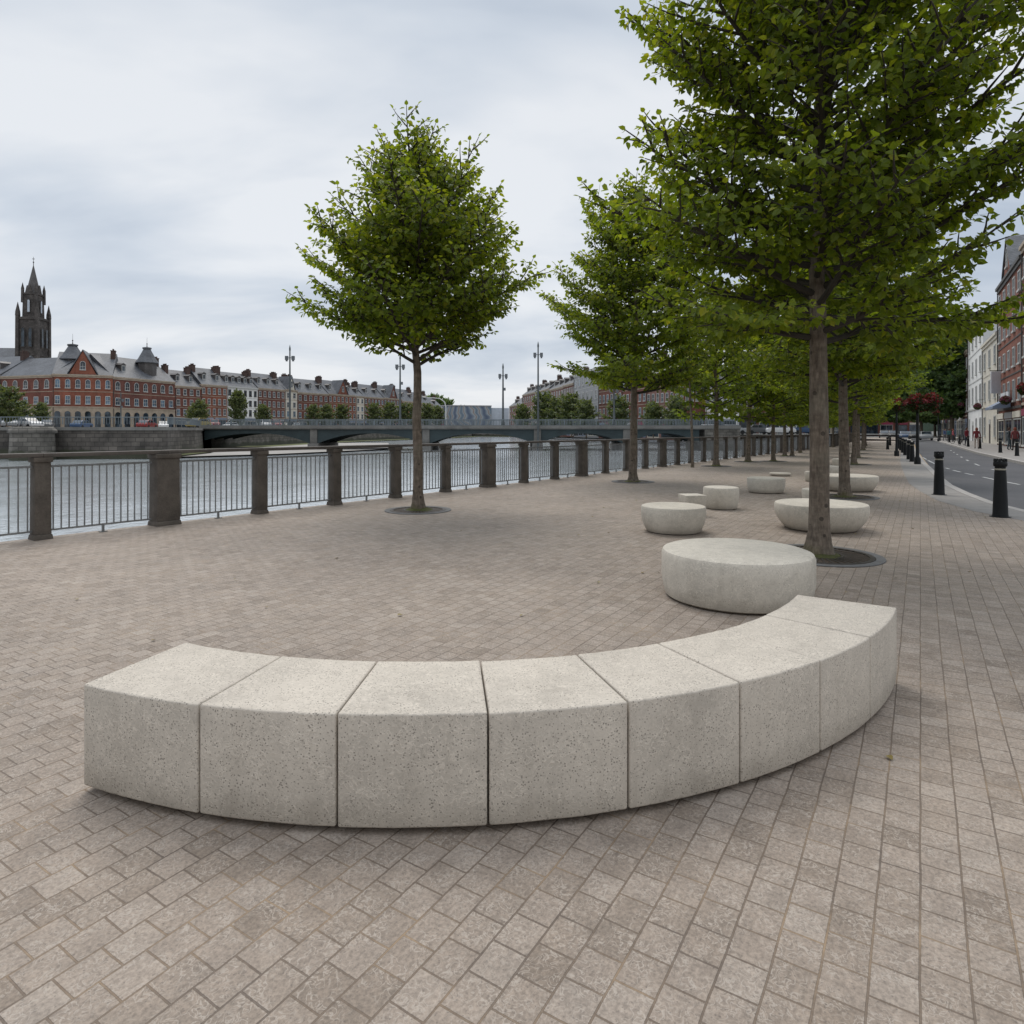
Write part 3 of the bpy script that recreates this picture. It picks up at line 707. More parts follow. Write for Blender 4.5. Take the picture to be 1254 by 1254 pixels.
def grow_tree(seed, H, cb_, Rm, nprim, leaf, dens, r0, lmat, prof=None, detail=True, elev=(6, 68), low=0):
    rnd = random.Random(seed); tr = MB(); lv = Leaves(); limbs = MB()
    prof = prof or [(0, .62), (.1, .92), (.25, 1.0), (.45, .86), (.65, .62), (.85, .34), (1, .10)]
    def pf(t):
        for (a, x), (b, y) in zip(prof, prof[1:]):
            if t <= b: return x + (y - x) * (t - a) / (b - a)
        return prof[-1][1]
    # leader
    pts = []; rad = []; ox = oy = 0; nseg = 16
    for i in range(nseg + 1):
        t = i / nseg; z = H * .97 * t
        ox += rnd.uniform(-1, 1) * .018 * (1 if t < .4 else 2.5); oy += rnd.uniform(-1, 1) * .018 * (1 if t < .4 else 2.5)
        pts.append(Vector((ox, oy, z - .03 if i == 0 else z)))
        r = r0 * (1 - t) ** .9 * (1.0 if z > .5 else 1.0) + .012; rad.append(r)
    # flare
    pts2 = [Vector((0, 0, -.05)), Vector((0, 0, .04)), Vector((0, 0, .14)), Vector((0, 0, .3))]; rad2 = [r0 * 1.85, r0 * 1.62, r0 * 1.32, r0 * 1.12]
    tr.tube(pts2 + pts[1:], rad2 + rad[1:], 16 if detail else 8)
    # roughen the trunk
    tr.v = [tuple(Vector(v) + Vector((v[0] - 0, v[1] - 0, 0)).normalized() * (.012 * noise.noise(Vector(v) * 6 + Vector((seed, 0, 0))) + (.03 * noise.noise(Vector((math.atan2(v[1], v[0]) * 1.5, seed, 0))) if v[2] < .2 else 0))) if v[2] < cb_ else v for v in tr.v]
    def leader(z):
        t = max(0, min(.999, z / (H * .97))) * nseg; i = int(t); return pts[i].lerp(pts[i + 1], t - i)
    cnt = 0
    def leafrow(path, s0, s1, gap, outer):
        nonlocal cnt
        seglen = [(b - a).length for a, b in zip(path, path[1:])]; tot = sum(seglen)
        x = s0 * tot; side = rnd.choice((-1, 1))
        while x < s1 * tot:
            y = x; i = 0
            while i < len(seglen) - 1 and y > seglen[i]: y -= seglen[i]; i += 1
            a, b = path[i], path[i + 1]; d = (b - a).normalized(); p = a + d * y
            up = Vector((0, 0, 1)); sd = d.cross(up)
            if sd.length < .05: sd = Vector((1, 0, 0))
            sd.normalize(); side = -side
            ld = d * rnd.uniform(.0, .7) + sd * side * rnd.uniform(.35, 1.0) + up * rnd.uniform(-1.15, .12)
            nr = up * rnd.uniform(.2, 1.0) + Vector((p.x, p.y, 0)).normalized() * rnd.uniform(.1, 1.0) + Vector((rnd.uniform(-.6, .6), rnd.uniform(-.6, .6), 0))
            frac = x / tot * outer
            c0 = rnd.random()
            yel = (rnd.random() ** 5) * .9 if rnd.random() < .3 else 0
            if frac > .8 and p.z > cb_ + (H - cb_) * .35: yel = max(yel, rnd.random() * .55)
            lv.add(p + ld.normalized() * .03, ld, nr, leaf * rnd.uniform(.7, 1.2), [c0, yel, 0, 1]); cnt += 1
            x += gap * rnd.uniform(.6, 1.4)
        # end leaf
        lv.add(path[-1], (path[-1] - path[-2]).normalized() + Vector((0, 0, -.1)), Vector((rnd.uniform(-.5, .5), rnd.uniform(-.5, .5), 1)), leaf * .9, [rnd.random(), rnd.random() * .4, 0, 1])
    def path_from(p, d, L_, n, curve, wob):
        out = [p.copy()]; d = d.normalized()
        for k in range(n):
            d = (d + Vector((rnd.uniform(-wob, wob), rnd.uniform(-wob, wob), rnd.uniform(-wob, wob) + curve))).normalized(); out.append(out[-1] + d * (L_ / n))
        return out
    gap = leaf * .42 / dens
    for i in range(nprim):
        u = i / (nprim - 1); t = u ** 1.0
        z0 = cb_ + (H * .95 - cb_) * (t * .93) ** 1.05
        az = i * 2.39996 + rnd.uniform(-.35, .35)
        e = R(elev[0] + (elev[1] - elev[0]) * t ** .8 + rnd.uniform(-9, 9))
        if t < .08 and not low: e = R(rnd.uniform(18, 38))
        if i < low: e = R(rnd.uniform(-12, 16))
        env = Rm * pf(min(1, t + .05)) * (rnd.uniform(.80, 1.0) if rnd.random() < .62 else rnd.uniform(1.0, 1.14))
        L_ = min(env / max(.25, math.cos(e)), (H * 1.02 - z0) / max(.2, math.sin(e)) * 1.0)
        L_ = max(L_, .35)
        P = leader(z0); d = Vector((math.cos(az) * math.cos(e), math.sin(az) * math.cos(e), math.sin(e) * .75))
        n = 7; path = path_from(P, d, L_, n, .035, .07)
        rb = max(.008, min(r0 * .38, .012 + L_ * .013))
        limbs.tube(path, [rb * (1 - .85 * k / n) for k in range(n + 1)], 6 if detail else 4, cap=False)
        leafrow(path, .3, 1, gap * 1.4, 1)
        ns = max(4, int(L_ / (.17 if detail else .26)))
        for k in range(ns):
            s_ = .16 + .8 * k / ns; q = s_ * n; ii = int(q); bp = path[ii].lerp(path[min(ii + 1, n)], q - ii); bd = (path[min(ii + 1, n)] - path[ii]).normalized()
            ax = bd.cross(Vector((0, 0, 1)));
            if ax.length < .1: ax = Vector((1, 0, 0))
            ax.normalize(); sd = 1 if k % 2 else -1
            dd = bd * .75 + ax * sd * rnd.uniform(.45, 1.0) + Vector((0, 0, rnd.uniform(-.22, .40)))
            l2 = (L_ * .42 * (1 - s_) + .22) * rnd.uniform(.7, 1.25)
            p2 = path_from(bp, dd, l2, 4, .02, .1)
            limbs.tube(p2, [rb * .38 * (1 - .8 * z / 4) + .002 for z in range(5)], 4 if detail else 3, cap=False)
            leafrow(p2, .15, 1, gap, 1)
            if l2 > .45 and detail:
                for r_ in range(int(l2 / .24)):
                    qq = .3 + .6 * r_ / max(1, int(l2 / .24)); w_ = qq * 4; jj = int(w_); b3 = p2[jj].lerp(p2[min(jj + 1, 4)], w_ - jj)
                    d3 = (p2[min(jj + 1, 4)] - p2[jj]).normalized(); a3 = d3.cross(Vector((0, 0, 1))).normalized()
                    d3 = d3 * .7 + a3 * (1 if r_ % 2 else -1) * .8 + Vector((0, 0, rnd.uniform(-.45, .35)))
                    p3 = path_from(b3, d3, rnd.uniform(.2, .42), 3, .0, .12)
                    limbs.tube(p3, [.004, .003, .002, .001], 3, cap=False)
                    leafrow(p3, .1, 1, gap, 1)
    # top shoot
    p2 = path_from(pts[-2], Vector((.05, 0, 1)), H * .06, 3, 0, .08); leafrow(p2, 0, 1, gap, 1)
    print('tree', seed, 'leaves', cnt)
    return (tr.mesh('trunk', M['bark'], smooth=True), limbs.mesh('branches', M['twig'], smooth=True), lv.mesh('crown', lmat))

def place_tree(name, meshes, p, rz, sc_, label, group, cat='tree'):
    root = empty(name, (p[0], p[1], p[2] if len(p) > 2 else 0), rz, label, cat, group)
    t = inst('trunk', meshes[0], root, scale=(sc_, sc_, sc_)); inst('branches', meshes[1], t); inst('crown', meshes[2], root, scale=(sc_, sc_, sc_))
    return root
T_near = grow_tree(11, 9.4, 2.55, 2.62, 84, .098, .92, .112, M['leaf'], prof=[(0, .62), (.06, .92), (.2, 1.0), (.5, .93), (.7, .75), (.88, .42), (1, .12)], elev=(8, 68), low=6)
T_left = grow_tree(31, 7.1, 2.7, 2.3, 72, .102, .95, .090, M['leaf'], prof=[(0, .66), (.08, .95), (.22, 1.0), (.42, .88), (.6, .66), (.8, .40), (1, .12)], elev=(14, 64))
T_mid = grow_tree(37, 8.7, 2.5, 2.75, 64, .12, .92, .105, M['leaf'], prof=[(0, .72), (.08, 1.0), (.25, 1.0), (.45, .84), (.65, .60), (.85, .34), (1, .10)], elev=(8, 64), low=6)
T_far = grow_tree(41, 8.6, 2.15, 2.6, 52, .20, 1.0, .11, M['leaf'], prof=[(0, .5), (.12, .8), (.3, 1.0), (.5, .85), (.7, .6), (.88, .34), (1, .1)], detail=False, elev=(4, 68), low=6)
T_far2 = grow_tree(43, 8.8, 2.1, 2.65, 52, .20, 1.0, .11, M['leaf'], prof=[(0, .5), (.12, .8), (.3, 1.0), (.5, .85), (.7, .6), (.88, .34), (1, .1)], detail=False, elev=(4, 68), low=6)

gring = None
def grate(p, r, label):
    root = empty('tree_grate', (p[0], p[1], 0), random.uniform(0, 3), label, 'tree grate', 'round tree grates set in the paving')
    MB().lathe([(r - .10, .003), (r - .10, .012), (r, .012), (r, .003)], seg=48).build('stone_ring', M['gratestone'], root)
    g = MB().lathe([(.24, .002), (.24, .016), (.27, .016), (.27, .002)], seg=40); g.lathe([(r - .16, .002), (r - .16, .016), (r - .105, .016), (r - .105, .002)], seg=48)
    for k in range(36):
        a = 2 * math.pi * k / 36; c_, s_ = math.cos(a), math.sin(a); q = len(g.v); h = .012
        for rr_, z in ((.27, .013), (r - .16, .013)):
            g.v += [(rr_ * c_ - h * s_, rr_ * s_ + h * c_, z), (rr_ * c_ + h * s_, rr_ * s_ - h * c_, z)]
        g.f.append((q, q + 1, q + 3, q + 2)); g.m.append(0)
    g.build('grille', M['iron'], root)
    MB().lathe([(0.001, .0075), (r - .09, .005)], seg=40).build('soil', M['soil'], root)
    mm = MB(); rn = random.Random(int(p[0] * 100)); prof = []
    mm.lathe([(.27, .008), (.23, .018), (.18, .035), (.12, .06)], seg=28)
    mm.v = [(x * (1 + .35 * noise.noise(Vector((x * 5, y * 5, p[0])))), y * (1 + .35 * noise.noise(Vector((x * 5, y * 5, p[0])))), z) for x, y, z in mm.v]
    mm.build('moss', M['moss'], root, smooth=True)

ROW = Vector((3.78, 6.82)); B0 = gp(1003, 680)
ordn = ['nearest', 'second', 'third', 'fourth', 'fifth', 'sixth', 'seventh', 'eighth', 'ninth', 'tenth', 'eleventh', 'twelfth', 'thirteenth']
random.seed(3)
rowp = []
for i in range(12):
    p = Vector((B0.x, B0.y)) + ROW * i + (Vector((random.uniform(-.15, .15), random.uniform(-.2, .2))) if i else Vector((0, 0)))
    rowp.append(p)
    mesh = T_near if i == 0 else (T_mid if i < 3 else (T_far, T_far2)[i % 2])
    lab = 'tall leafy green tree nearest the camera, behind the curved bench' if i == 0 else f'{ordn[i]} tree from the front in the straight row beside the road'
    place_tree('street_tree', mesh, (p.x, p.y, 0), random.uniform(0, 6.28) if i else .6, 1.0 if i < 1 else random.uniform(.94, 1.04), lab, 'trees in the row beside the road')
    grate(p, .70, 'round dark tree grate under the nearest tree with mossy soil' if i == 0 else f'round tree grate at the foot of the {ordn[i]} tree in the row beside the road')
lpx = [(512, 625), (775, 590), (877, 571), (916, 565.5), (947, 565), (961, 558.5), (980, 554.5), (994, 551.5), (1008, 549.5), (1020, 547.5), (1028, 545.5), (1036, 544)]
llab = ['lone round-crowned tree left of centre, standing clear by the railing', 'second tree by the river, its crown touching the near tree']
for i, (px, py) in enumerate(lpx):
    p = gp(px, py); mesh = T_left if i == 0 else (T_mid if i == 1 else (T_far, T_far2)[i % 2])
    s_ = 1.0 if i == 0 else (1.03 if i == 1 else random.uniform(.84, .98))
    lab = llab[i] if i < 2 else f'{ordn[i]} tree back from the front in the river side row of trees'
    place_tree('promenade_tree', mesh, p, 1.2 if i == 0 else random.uniform(0, 6.28), s_, lab, 'trees along the river side of the promenade')
    if i < 6: grate(p, .62, ['round grate under the lone tree left of centre', 'round grate under the second river side tree'][i] if i < 2 else f'round grate at the foot of the {ordn[i]} river side tree')
# thin sapling in front of the river side row
sap = gp(848, 572.5)
TS = grow_tree(77, 6.3, 2.9, 1.7, 24, .2, .9, .045, M['leaf'], detail=False)
place_tree('sapling', TS, sap, 0, 1.0, 'thin stemmed young tree beside the river railing, left of the third tree', 'trees along the river side of the promenade')
# extra depth: middle row far along the promenade
for i, (px, py) in enumerate([(970, 558), (1003, 546), (1014, 543.5)]):
    place_tree('promenade_tree', T_far2, gp(px, py), i * 2.0, .86, ['slim trunk standing between the fifth and seventh river side trees', 'distant middle tree, left one of the far pair', 'distant middle tree, right one of the far pair'][i], 'trees between the two rows')

# big dark trees of the street, and trees beyond the river
BP = [(0, .45), (.15, .85), (.4, 1), (.7, .85), (.9, .5), (1, .2)]
TB = grow_tree(51, 20, 3.0, 7.0, 90, .62, 1.0, .35, M['leaf_dark'], prof=BP, detail=False, elev=(-5, 60))
place_tree('dark_tree', TB, (*gd(1166, 104).xy, -.02), .4, 1.0, 'tall dense dark green tree beside the white street houses', 'big dark trees at the end of the street')
place_tree('dark_tree', TB, (*gd(1128, 138).xy, -.02), 2.4, .95, 'dark green tree left of the tallest street tree, behind the baskets', 'big dark trees at the end of the street')
place_tree('dark_tree', TB, (*gd(1098, 152).xy, -.02), 4.1, .95, 'dark green tree farthest left at the end of the street', 'big dark trees at the end of the street')
place_tree('dark_tree', TB, (*gd(1145, 162).xy, -.02), 5.1, .9, 'dark green tree closing the view at the end of the road', 'big dark trees at the end of the street')
TQ = grow_tree(61, 8.5, 1.2, 3.2, 34, .55, 1.0, .14, M['leaf_far'], prof=BP, detail=False, elev=(0, 60))
TP = grow_tree(63, 9.5, .6, 1.6, 34, .5, 1.0, .10, M['leaf_far'], prof=BP, detail=False, elev=(20, 75))
far_trees = [(8, 84, FB, 'TQ', .62), (27, 100, FB, 'TQ', .5), (50, 118, FB, 'TQ', .55), (236, 128, FB, 'TQ', .5), (244, 120, FB, 'TQ', .62), (288, 150, FB, 'TP', .92), (294, 150, FB, 'TP', .95), (322, 160, FB, 'TQ', .7),
             (384, 180, FB, 'TQ', .8), (400, 190, FB, 'TQ', .85), (418, 200, FB, 'TQ', .9), (459, 200, FB, 'TQ', .95), (476, 205, FB, 'TQ', 1.0), (493, 210, FB, 'TQ', 1.0), (508, 215, FB, 'TQ', 1.0), (524, 225, FB, 'TQ', 1.05), (536, 236, FB, 'TQ', 1.0), (500, 330, FB, 'TB', .9), (530, 345, FB, 'TB', .95), (545, 350, FB, 'TB', .85), (565, 400, FB, 'TB', .75), (590, 420, FB, 'TB', .7), (640, 208, -.1, 'TQ', 1.15), (668, 178, -.1, 'TQ', 1.4), (684, 170, -.1, 'TQ', 1.2), (700, 160, -.1, 'TQ', 1.25), (718, 148, -.1, 'TQ', 1.0), (757, 132, -.1, 'TQ', 1.0), (800, 122, -.1, 'TQ', .8), (828, 118, -.1, 'TQ', .9)]
places = ['beside the left edge in front of the corner building', 'second from the left in front of the corner building', 'third from the left in front of the corner building', 'left of the pair before the right end of the corner building', 'right of the pair before the right end of the corner building',
          'slim, left one of two in front of the white house', 'slim, right one of two in front of the white house', 'just right of the white house', 'left one of three behind the bridge lamp post', 'middle one of three behind the bridge lamp post', 'right one of three behind the bridge lamp post',
          'first left of the lone tree trunk', 'at the foot of the second bridge lamp', 'right of the second bridge lamp', 'immediately left behind the lone trunk', 'immediately right behind the lone trunk', 'before the curved mast lamp', 'large dark, highest behind the far roofs', 'large dark, middle behind the far roofs', 'large dark, right end behind the far roofs', 'dark, above the left of the painted warehouse', 'dark, above the right of the painted warehouse',
          'just left of the tall pier lamp', 'tallest right of the pier lamp', 'second right of the pier lamp', 'third right of the pier lamp', 'left of the grey modern block', 'left of the second river tree trunk', 'right of the second river tree trunk', 'right end of the row behind the bridge']
tm = {'TQ': TQ, 'TP': TP, 'TB': TB}
for (px, Y, z, k, s_), pl in zip(far_trees, places):
    q = gd(px, Y, z); place_tree('riverside_tree', tm[k], q, random.uniform(0, 6), s_, 'tree across the river, ' + pl, 'trees across the river')

# ------------------------------------------------------------------ bollards
def bollard_meshes():
    b = MB().lathe([(.115, 0.012), (.108, .05), (.10, .3), (.082, .74), (.078, .78)], seg=20)
    base = MB().lathe([(.15, 0), (.15, .010), (.118, .014)], seg=20)
    band = MB().lathe([(.078, .781), (.083, .784), (.083, .805), (.078, .808)], seg=20)
    cap_ = MB().lathe([(.076, .809), (.076, .835), (.092, .845), (.098, .87), (.098, .90), (.088, .925), (.05, .935), (.0001, .935)], seg=20)
    for k in range(8):
        a = k * math.pi / 4; cap_.lathe([(.018, .90), (.022, .95), (.016, .968), (.0001, .972)], .075 * math.cos(a), .075 * math.sin(a), 6)
    return b.mesh('shaft', M['black'], smooth=True), base.mesh('base_plate', M['black']), band.mesh('band', M['band'], smooth=True), cap_.mesh('cap', M['black'], smooth=True)
BM_ = bollard_meshes()
bl = [(1225, 633, 'nearest black tapered bollard with crown cap, at the right edge', 1.04), (1150, 606, 'second black tapered bollard, alone at the kerb bend', 1.04)]
g1 = [(1117, 565.5), (1113, 562.5), (1108.5, 557.5), (1105.5, 554.5), (1103, 551.5), (1100.5, 549.5), (1087, 550.5), (1090, 545.5)]
for i, (x, y) in enumerate(g1): bl.append((x, y, f'{["first", "second", "third", "fourth", "fifth", "sixth"][i]} black bollard in the close line along the near kerb' if i < 6 else ['lone black bollard in the paving left of the kerb line', 'farthest black bollard in the paving near the last trees'][i - 6], 1.0))
g2 = [(1245.4, 558.4), (1225, 554.4), (1200, 549.3), (1185.6, 547), (1175, 544), (1162.5, 541.7), (1151, 539.8)]
for i, (x, y) in enumerate(g2): bl.append((x, y, f'{["first", "second", "third", "fourth", "fifth", "sixth", "seventh"][i]} black bollard from the right on the far footpath', 1.0))
for x, y, lab, s_ in bl:
    p = gp(x, y); r = empty('bollard', p, random.uniform(0, 1), lab, 'bollard', 'black bollards'); r.scale = (s_, s_, s_)
    for nme, me in zip(('shaft', 'base_plate', 'band', 'cap'), BM_): inst(nme, me, r)

# ------------------------------------------------------------------ flower posts
def flowerball(seed, r, mat):
    rn = random.Random(seed); lv = Leaves()
    for k in range(950):
        a = rn.uniform(0, 6.283); u = rn.uniform(-1, 1); d = Vector((math.sqrt(1 - u * u) * math.cos(a), math.sqrt(1 - u * u) * math.sin(a), u))
        rr_ = r * rn.uniform(.78, 1.05) * (1 + .12 * noise.noise(d * 2.5 + Vector((seed, 0, 0)))); green = 1 if (rn.random() < (.42 if u > -.1 else .85)) else 0
        lv.add(d * rr_, (d + Vector((rn.uniform(-.9, .9), rn.uniform(-.9, .9), rn.uniform(-.9, .9)))), d, rn.uniform(.07, .12), [rn.random(), green, 0, 1])
    return lv.mesh('flowers', mat)
FBM = flowerball(1, .37, M['flower']); PBM = flowerball(2, .36, M['pinkflower'])
core = MB().lathe([(.05, -.29), (.2, -.22), (.28, -.05), (.26, .15), (.12, .26), (.0001, .28)], seg=16).mesh('basket', M['hair'], smooth=True)
def flower_post(px, py, ztop, balls, label):
    p = gp(px, py); r = empty('flower_post', p, 0, label, 'flower post', 'posts with flower baskets')
    MB().lathe([(.13, 0), (.13, .25), (.075, .35), (.06, 1.1), (.05, ztop), (.0001, ztop + .06)], seg=12).build('pole', M['black'], r, smooth=True)
    for dx, z in balls:
        if abs(dx) > .1: MB().tube([(0, 0, z + .55), (dx * .5, 0, z + .66), (dx, 0, z + .52), (dx, 0, z + .3)], .018, 6).build('arm', M['black'], r)
        b = inst('basket', core, r, (dx, 0, z)); inst('flowers', FBM, b, (0, 0, 0), dx)
flower_post(1123.5, 568.5, 3.0, [(-.02, 2.70), (.60, 2.74)], 'black post with two round red flower baskets at the near kerb')
flower_post(1098, 558.5, 3.0, [(.1, 2.95)], 'black post with a single round red flower basket left of the pair')
flower_post(1149, 540.5, 4.2, [(-.3, 3.9)], 'distant thin post with a red flower basket across the road')
flower_post(1262, 556.5, 3.6, [(-.35, 4.1)], 'red flower basket post at the right picture edge before the brick house')

# ------------------------------------------------------------------ houses
wcache = {}
def window_mesh(w_, h_, arched=False, fm='frame', gm='glass', bars=True):
    key = (round(w_, 2), round(h_, 2), arched, fm, gm, bars)
    if key in wcache: return wcache[key]
    t = .075; m = MB(); g = MB()
    m.box(-w_ / 2 - t, -w_ / 2, -.09, .02, -.0, h_); m.box(w_ / 2, w_ / 2 + t, -.09, .02, -.0, h_)
    m.box(-w_ / 2 - t - .06, w_ / 2 + t + .06, -.17, .02, -.16, -.002)
    if arched:
        n = 8; pts = [(w_ / 2 * math.cos(math.pi * k / n), h_ + w_ / 2 * math.sin(math.pi * k / n)) for k in range(n + 1)]
        for k in range(n):
            a = pts[k]; b = pts[k + 1]; s1 = 1 + 2 * t / w_
            ao = (a[0] * s1, h_ + (a[1] - h_) * s1); bo = (b[0] * s1, h_ + (b[1] - h_) * s1)
            m.prism([a, ao, bo, b], -.09, .02)
        g.prism([(-w_ / 2, 0), (w_ / 2, 0)] + pts[0:], -.035, .0) if False else g.prism([(-w_ / 2, 0), (w_ / 2, 0)] + [(q[0] * .999, q[1]) for q in pts[1:-1]] , -.035, .01)
    else:
        m.box(-w_ / 2 - t, w_ / 2 + t, -.092, .02, h_ + .002, h_ + t + .05)
        g.box(-w_ / 2, w_ / 2, -.035, .01, 0, h_)
    if bars:
        m.box(-w_ / 2, w_ / 2, -.06, -.036, h_ * .5 - .03, h_ * .5 + .03); m.box(-.022, .022, -.058, -.036, 0, h_)
    r = (m.mesh('window', M[fm]), g.mesh('pane', M[gm])); wcache[key] = r; return r

def house(name, pA, pB, z0, zeave, label, wall='red', trim='buff', roof='slate', floors=3, bays=4, depth=10, ridge=4.0, ground='shop', gwall=None, arched=False, chim=2, dorm=2, gable=False, cat='house', group=None, wscale=1.0, frame='frame', hip=False, side=True, flat=False, gh=None):
    """facade from pA to pB (left to right for somebody looking at it)"""
    A = Vector(pA[:2]); B = Vector(pB[:2]); dv = B - A; W = dv.length; rz = math.atan2(dv.y, dv.x); H = zeave - z0
    root = empty(name, (A.x, A.y, z0), rz, label, cat, group)
    gh = gh or (H / (floors) * 1.08); fh = (H - gh) / max(1, floors - 1)
    wl = MB(); wl.box(0, W, 0, depth, gh if gwall else -.3, H)
    wl.build('wall', M[wall], root)
    if gwall:
        g = MB().box(0, W, -.06, depth, -.3, gh - .001); g.build('ground_floor_wall', M[gwall], root)
    tr = MB(); tr.box(-.05, W + .05, -.28, depth + .05, H, H + .28); tr.box(-.02, W + .02, -.14, .0 - .001, H - .32, H - .001)
    tr.build('cornice', M[trim], root)
    st = MB(); st.box(0, W, -.12 - (.06 if gwall else 0), -.001, gh, gh + .22)
    for f in range(2, floors): st.box(0, W, -.05, -.001, gh + fh * (f - 1) - .02, gh + fh * (f - 1) + .10)
    st.build('string_course', M[trim], root)
    # roof
    e = H + .28
    if flat:
        r = MB(); r.box(.3, W - .3, .3, depth - .3, e, e + .35)
    elif hip:
        r = MB(); i = len(r.v); q = min(W * .35, depth * .45)
        r.v = [(-.15, -.2, e), (W + .15, -.2, e), (W + .15, depth, e), (-.15, depth, e), (q, depth * .45, e + ridge), (W - q, depth * .45, e + ridge)]
        r.f = [(0, 1, 5, 4), (1, 2, 5), (2, 3, 4, 5), (3, 0, 4), (3, 2, 1, 0)]; r.m = [0] * 5
    else:
        r = MB().prismx([(-.22, e), (depth + .1, e), (depth * .5, e + ridge)], .0, W)
    rf = r.build('roof', M[roof], root)
    rnd = random.Random(label)
    for c in range(chim):
        x = (W - .6 if c % 2 == 0 else .6) if chim <= 2 else (.7 + (W - 1.4) * c / (chim - 1))
        y = depth * .42; top = e + (ridge if not flat else .4) + rnd.uniform(.35, .9)
        ch = MB(); ch.box(x - .45, x + .45, y - .7, y + .7, e + ridge * .3, top); ch.box(x - .52, x + .52, y - .77, y + .77, top, top + .15)
        for k in range(4): ch.lathe([(.11, top + .15), (.13, top + .5)], x, y - .5 + k * .33, 6)
        ch.build('chimney', M['chim'], rf)
    if not flat:
        for d_ in range(dorm):
            x = W * (d_ + .5) / dorm; y0 = depth * .14; zb = e + (y0 + .22) / (depth * .5 + .22) * ridge - .1; dh = min(1.5, ridge * .5)
            dm = MB(); dm.box(x - .6, x + .6, y0, depth * .42, zb, zb + dh); dm.prism([(x - .75, zb + dh), (x + .75, zb + dh), (x, zb + dh + .45)], y0 - .12, depth * .42)
            do = dm.build('dormer', M['slate2'], rf)
            wf, gp_ = window_mesh(.7, dh * .72, False, 'frame', 'glass', False); wo_ = inst('window', wf, do, (x, y0, zb + .15)); inst('pane', gp_, do, (x, y0, zb + .15))
    if gable:
        gw = min(W * .5, 5.0); x = W / 2
        gb = MB().prism([(x - gw / 2, e), (x + gw / 2, e), (x, e + ridge * .95)], -.15, depth * .4); gb.build('gable', M[wall], root)
        gr = MB()
        for s_ in (-1, 1): gr.prism([(x, e + ridge * .95 + .02), (x, e + ridge * .95 + .3), (x + s_ * (gw / 2 + .3), e + .28), (x + s_ * (gw / 2 + .3), e)] if s_ < 0 else [(x, e + ridge * .95 + .3), (x, e + ridge * .95 + .02), (x + gw / 2 + .3, e), (x + gw / 2 + .3, e + .28)], -.3, depth * .42)
        gr.build('gable_roof', M[roof], root)
        wf, gg = window_mesh(.9, 1.3, True, frame); wo_ = inst('window', wf, root, (x, -.15, e + ridge * .2)); inst('pane', gg, wo_)
    # windows
    ww = min(1.15, W / bays * .42) * wscale
    for f in range(1, floors):
        zz_ = gh + fh * (f - 1) + fh * .24; hh = fh * (.56 if f == 1 else .50)
        if arched: hh -= ww * .4
        wf, gg = window_mesh(ww, hh, arched and f == floors - 1, frame, 'glass' if rnd.random() < .6 else 'glassb')
        for b in range(bays):
            x = W * (b + .5) / bays
            wo_ = inst('window', wf, root, (x, 0, zz_)); inst('pane', gg, wo_)
    if side:
        wf, gg = window_mesh(ww * .9, fh * .5, False, frame)
        for f in range(1, floors):
            for y in (depth * .3, depth * .7):
                wo_ = inst('window', wf, root, (0, y, gh + fh * (f - 1) + fh * .24), -math.pi / 2); inst('pane', gg, wo_)
    # ground floor
    yo = -.06 if gwall else 0
    if ground == 'arcade':
        n = bays
        for b in range(n):
            x = W * (b + .5) / n; aw = min(1.9, W / n * .62); wf, gg = window_mesh(aw, gh * .80 - aw / 2, True, 'buff', 'shop', False)
            wo_ = inst('arch', wf, root, (x, yo, .15)); inst('pane', gg, wo_)
    elif ground == 'shop':
        n = max(1, round(W / 4.5)); 
        for b in range(n):
            x = W * (b + .5) / n; sw = W / n * .8; wf, gg = window_mesh(sw, gh * .62, False, rnd.choice(['frame', 'darkframe', 'sign_blue', 'cream']), 'shop', True)
            wo_ = inst('shop_front', wf, root, (x, yo, .3)); inst('pane', gg, wo_)
            MB().box(x - sw / 2 - .1, x + sw / 2 + .1, yo - .16, yo - .0, gh * .62 + .5, gh * .62 + 1.05).build('fascia', M[rnd.choice(['sign_red', 'sign_white', 'sign_blue', 'darkframe', 'cream'])], root)
    else:
        for b in range(bays):
            x = W * (b + .5) / bays
            if b % 3 == 1:
                dr = MB().box(x - .5, x + .5, yo - .05, yo + .02, 0, 2.2); dr.build('door', M['door'], root)
                MB().box(x - .62, x + .62, yo - .08, yo, 2.2, 2.75).build('door_surround', M['frame'], root)
            else:
                wf, gg = window_mesh(ww, gh * .5, False, frame); wo_ = inst('window', wf, root, (x, yo, .9)); inst('pane', gg, wo_)
    # downpipe
    MB().box(.12, .22, -.14, -.05, 0, H - .3).build('downpipe', M['darkframe'], root)
    return root

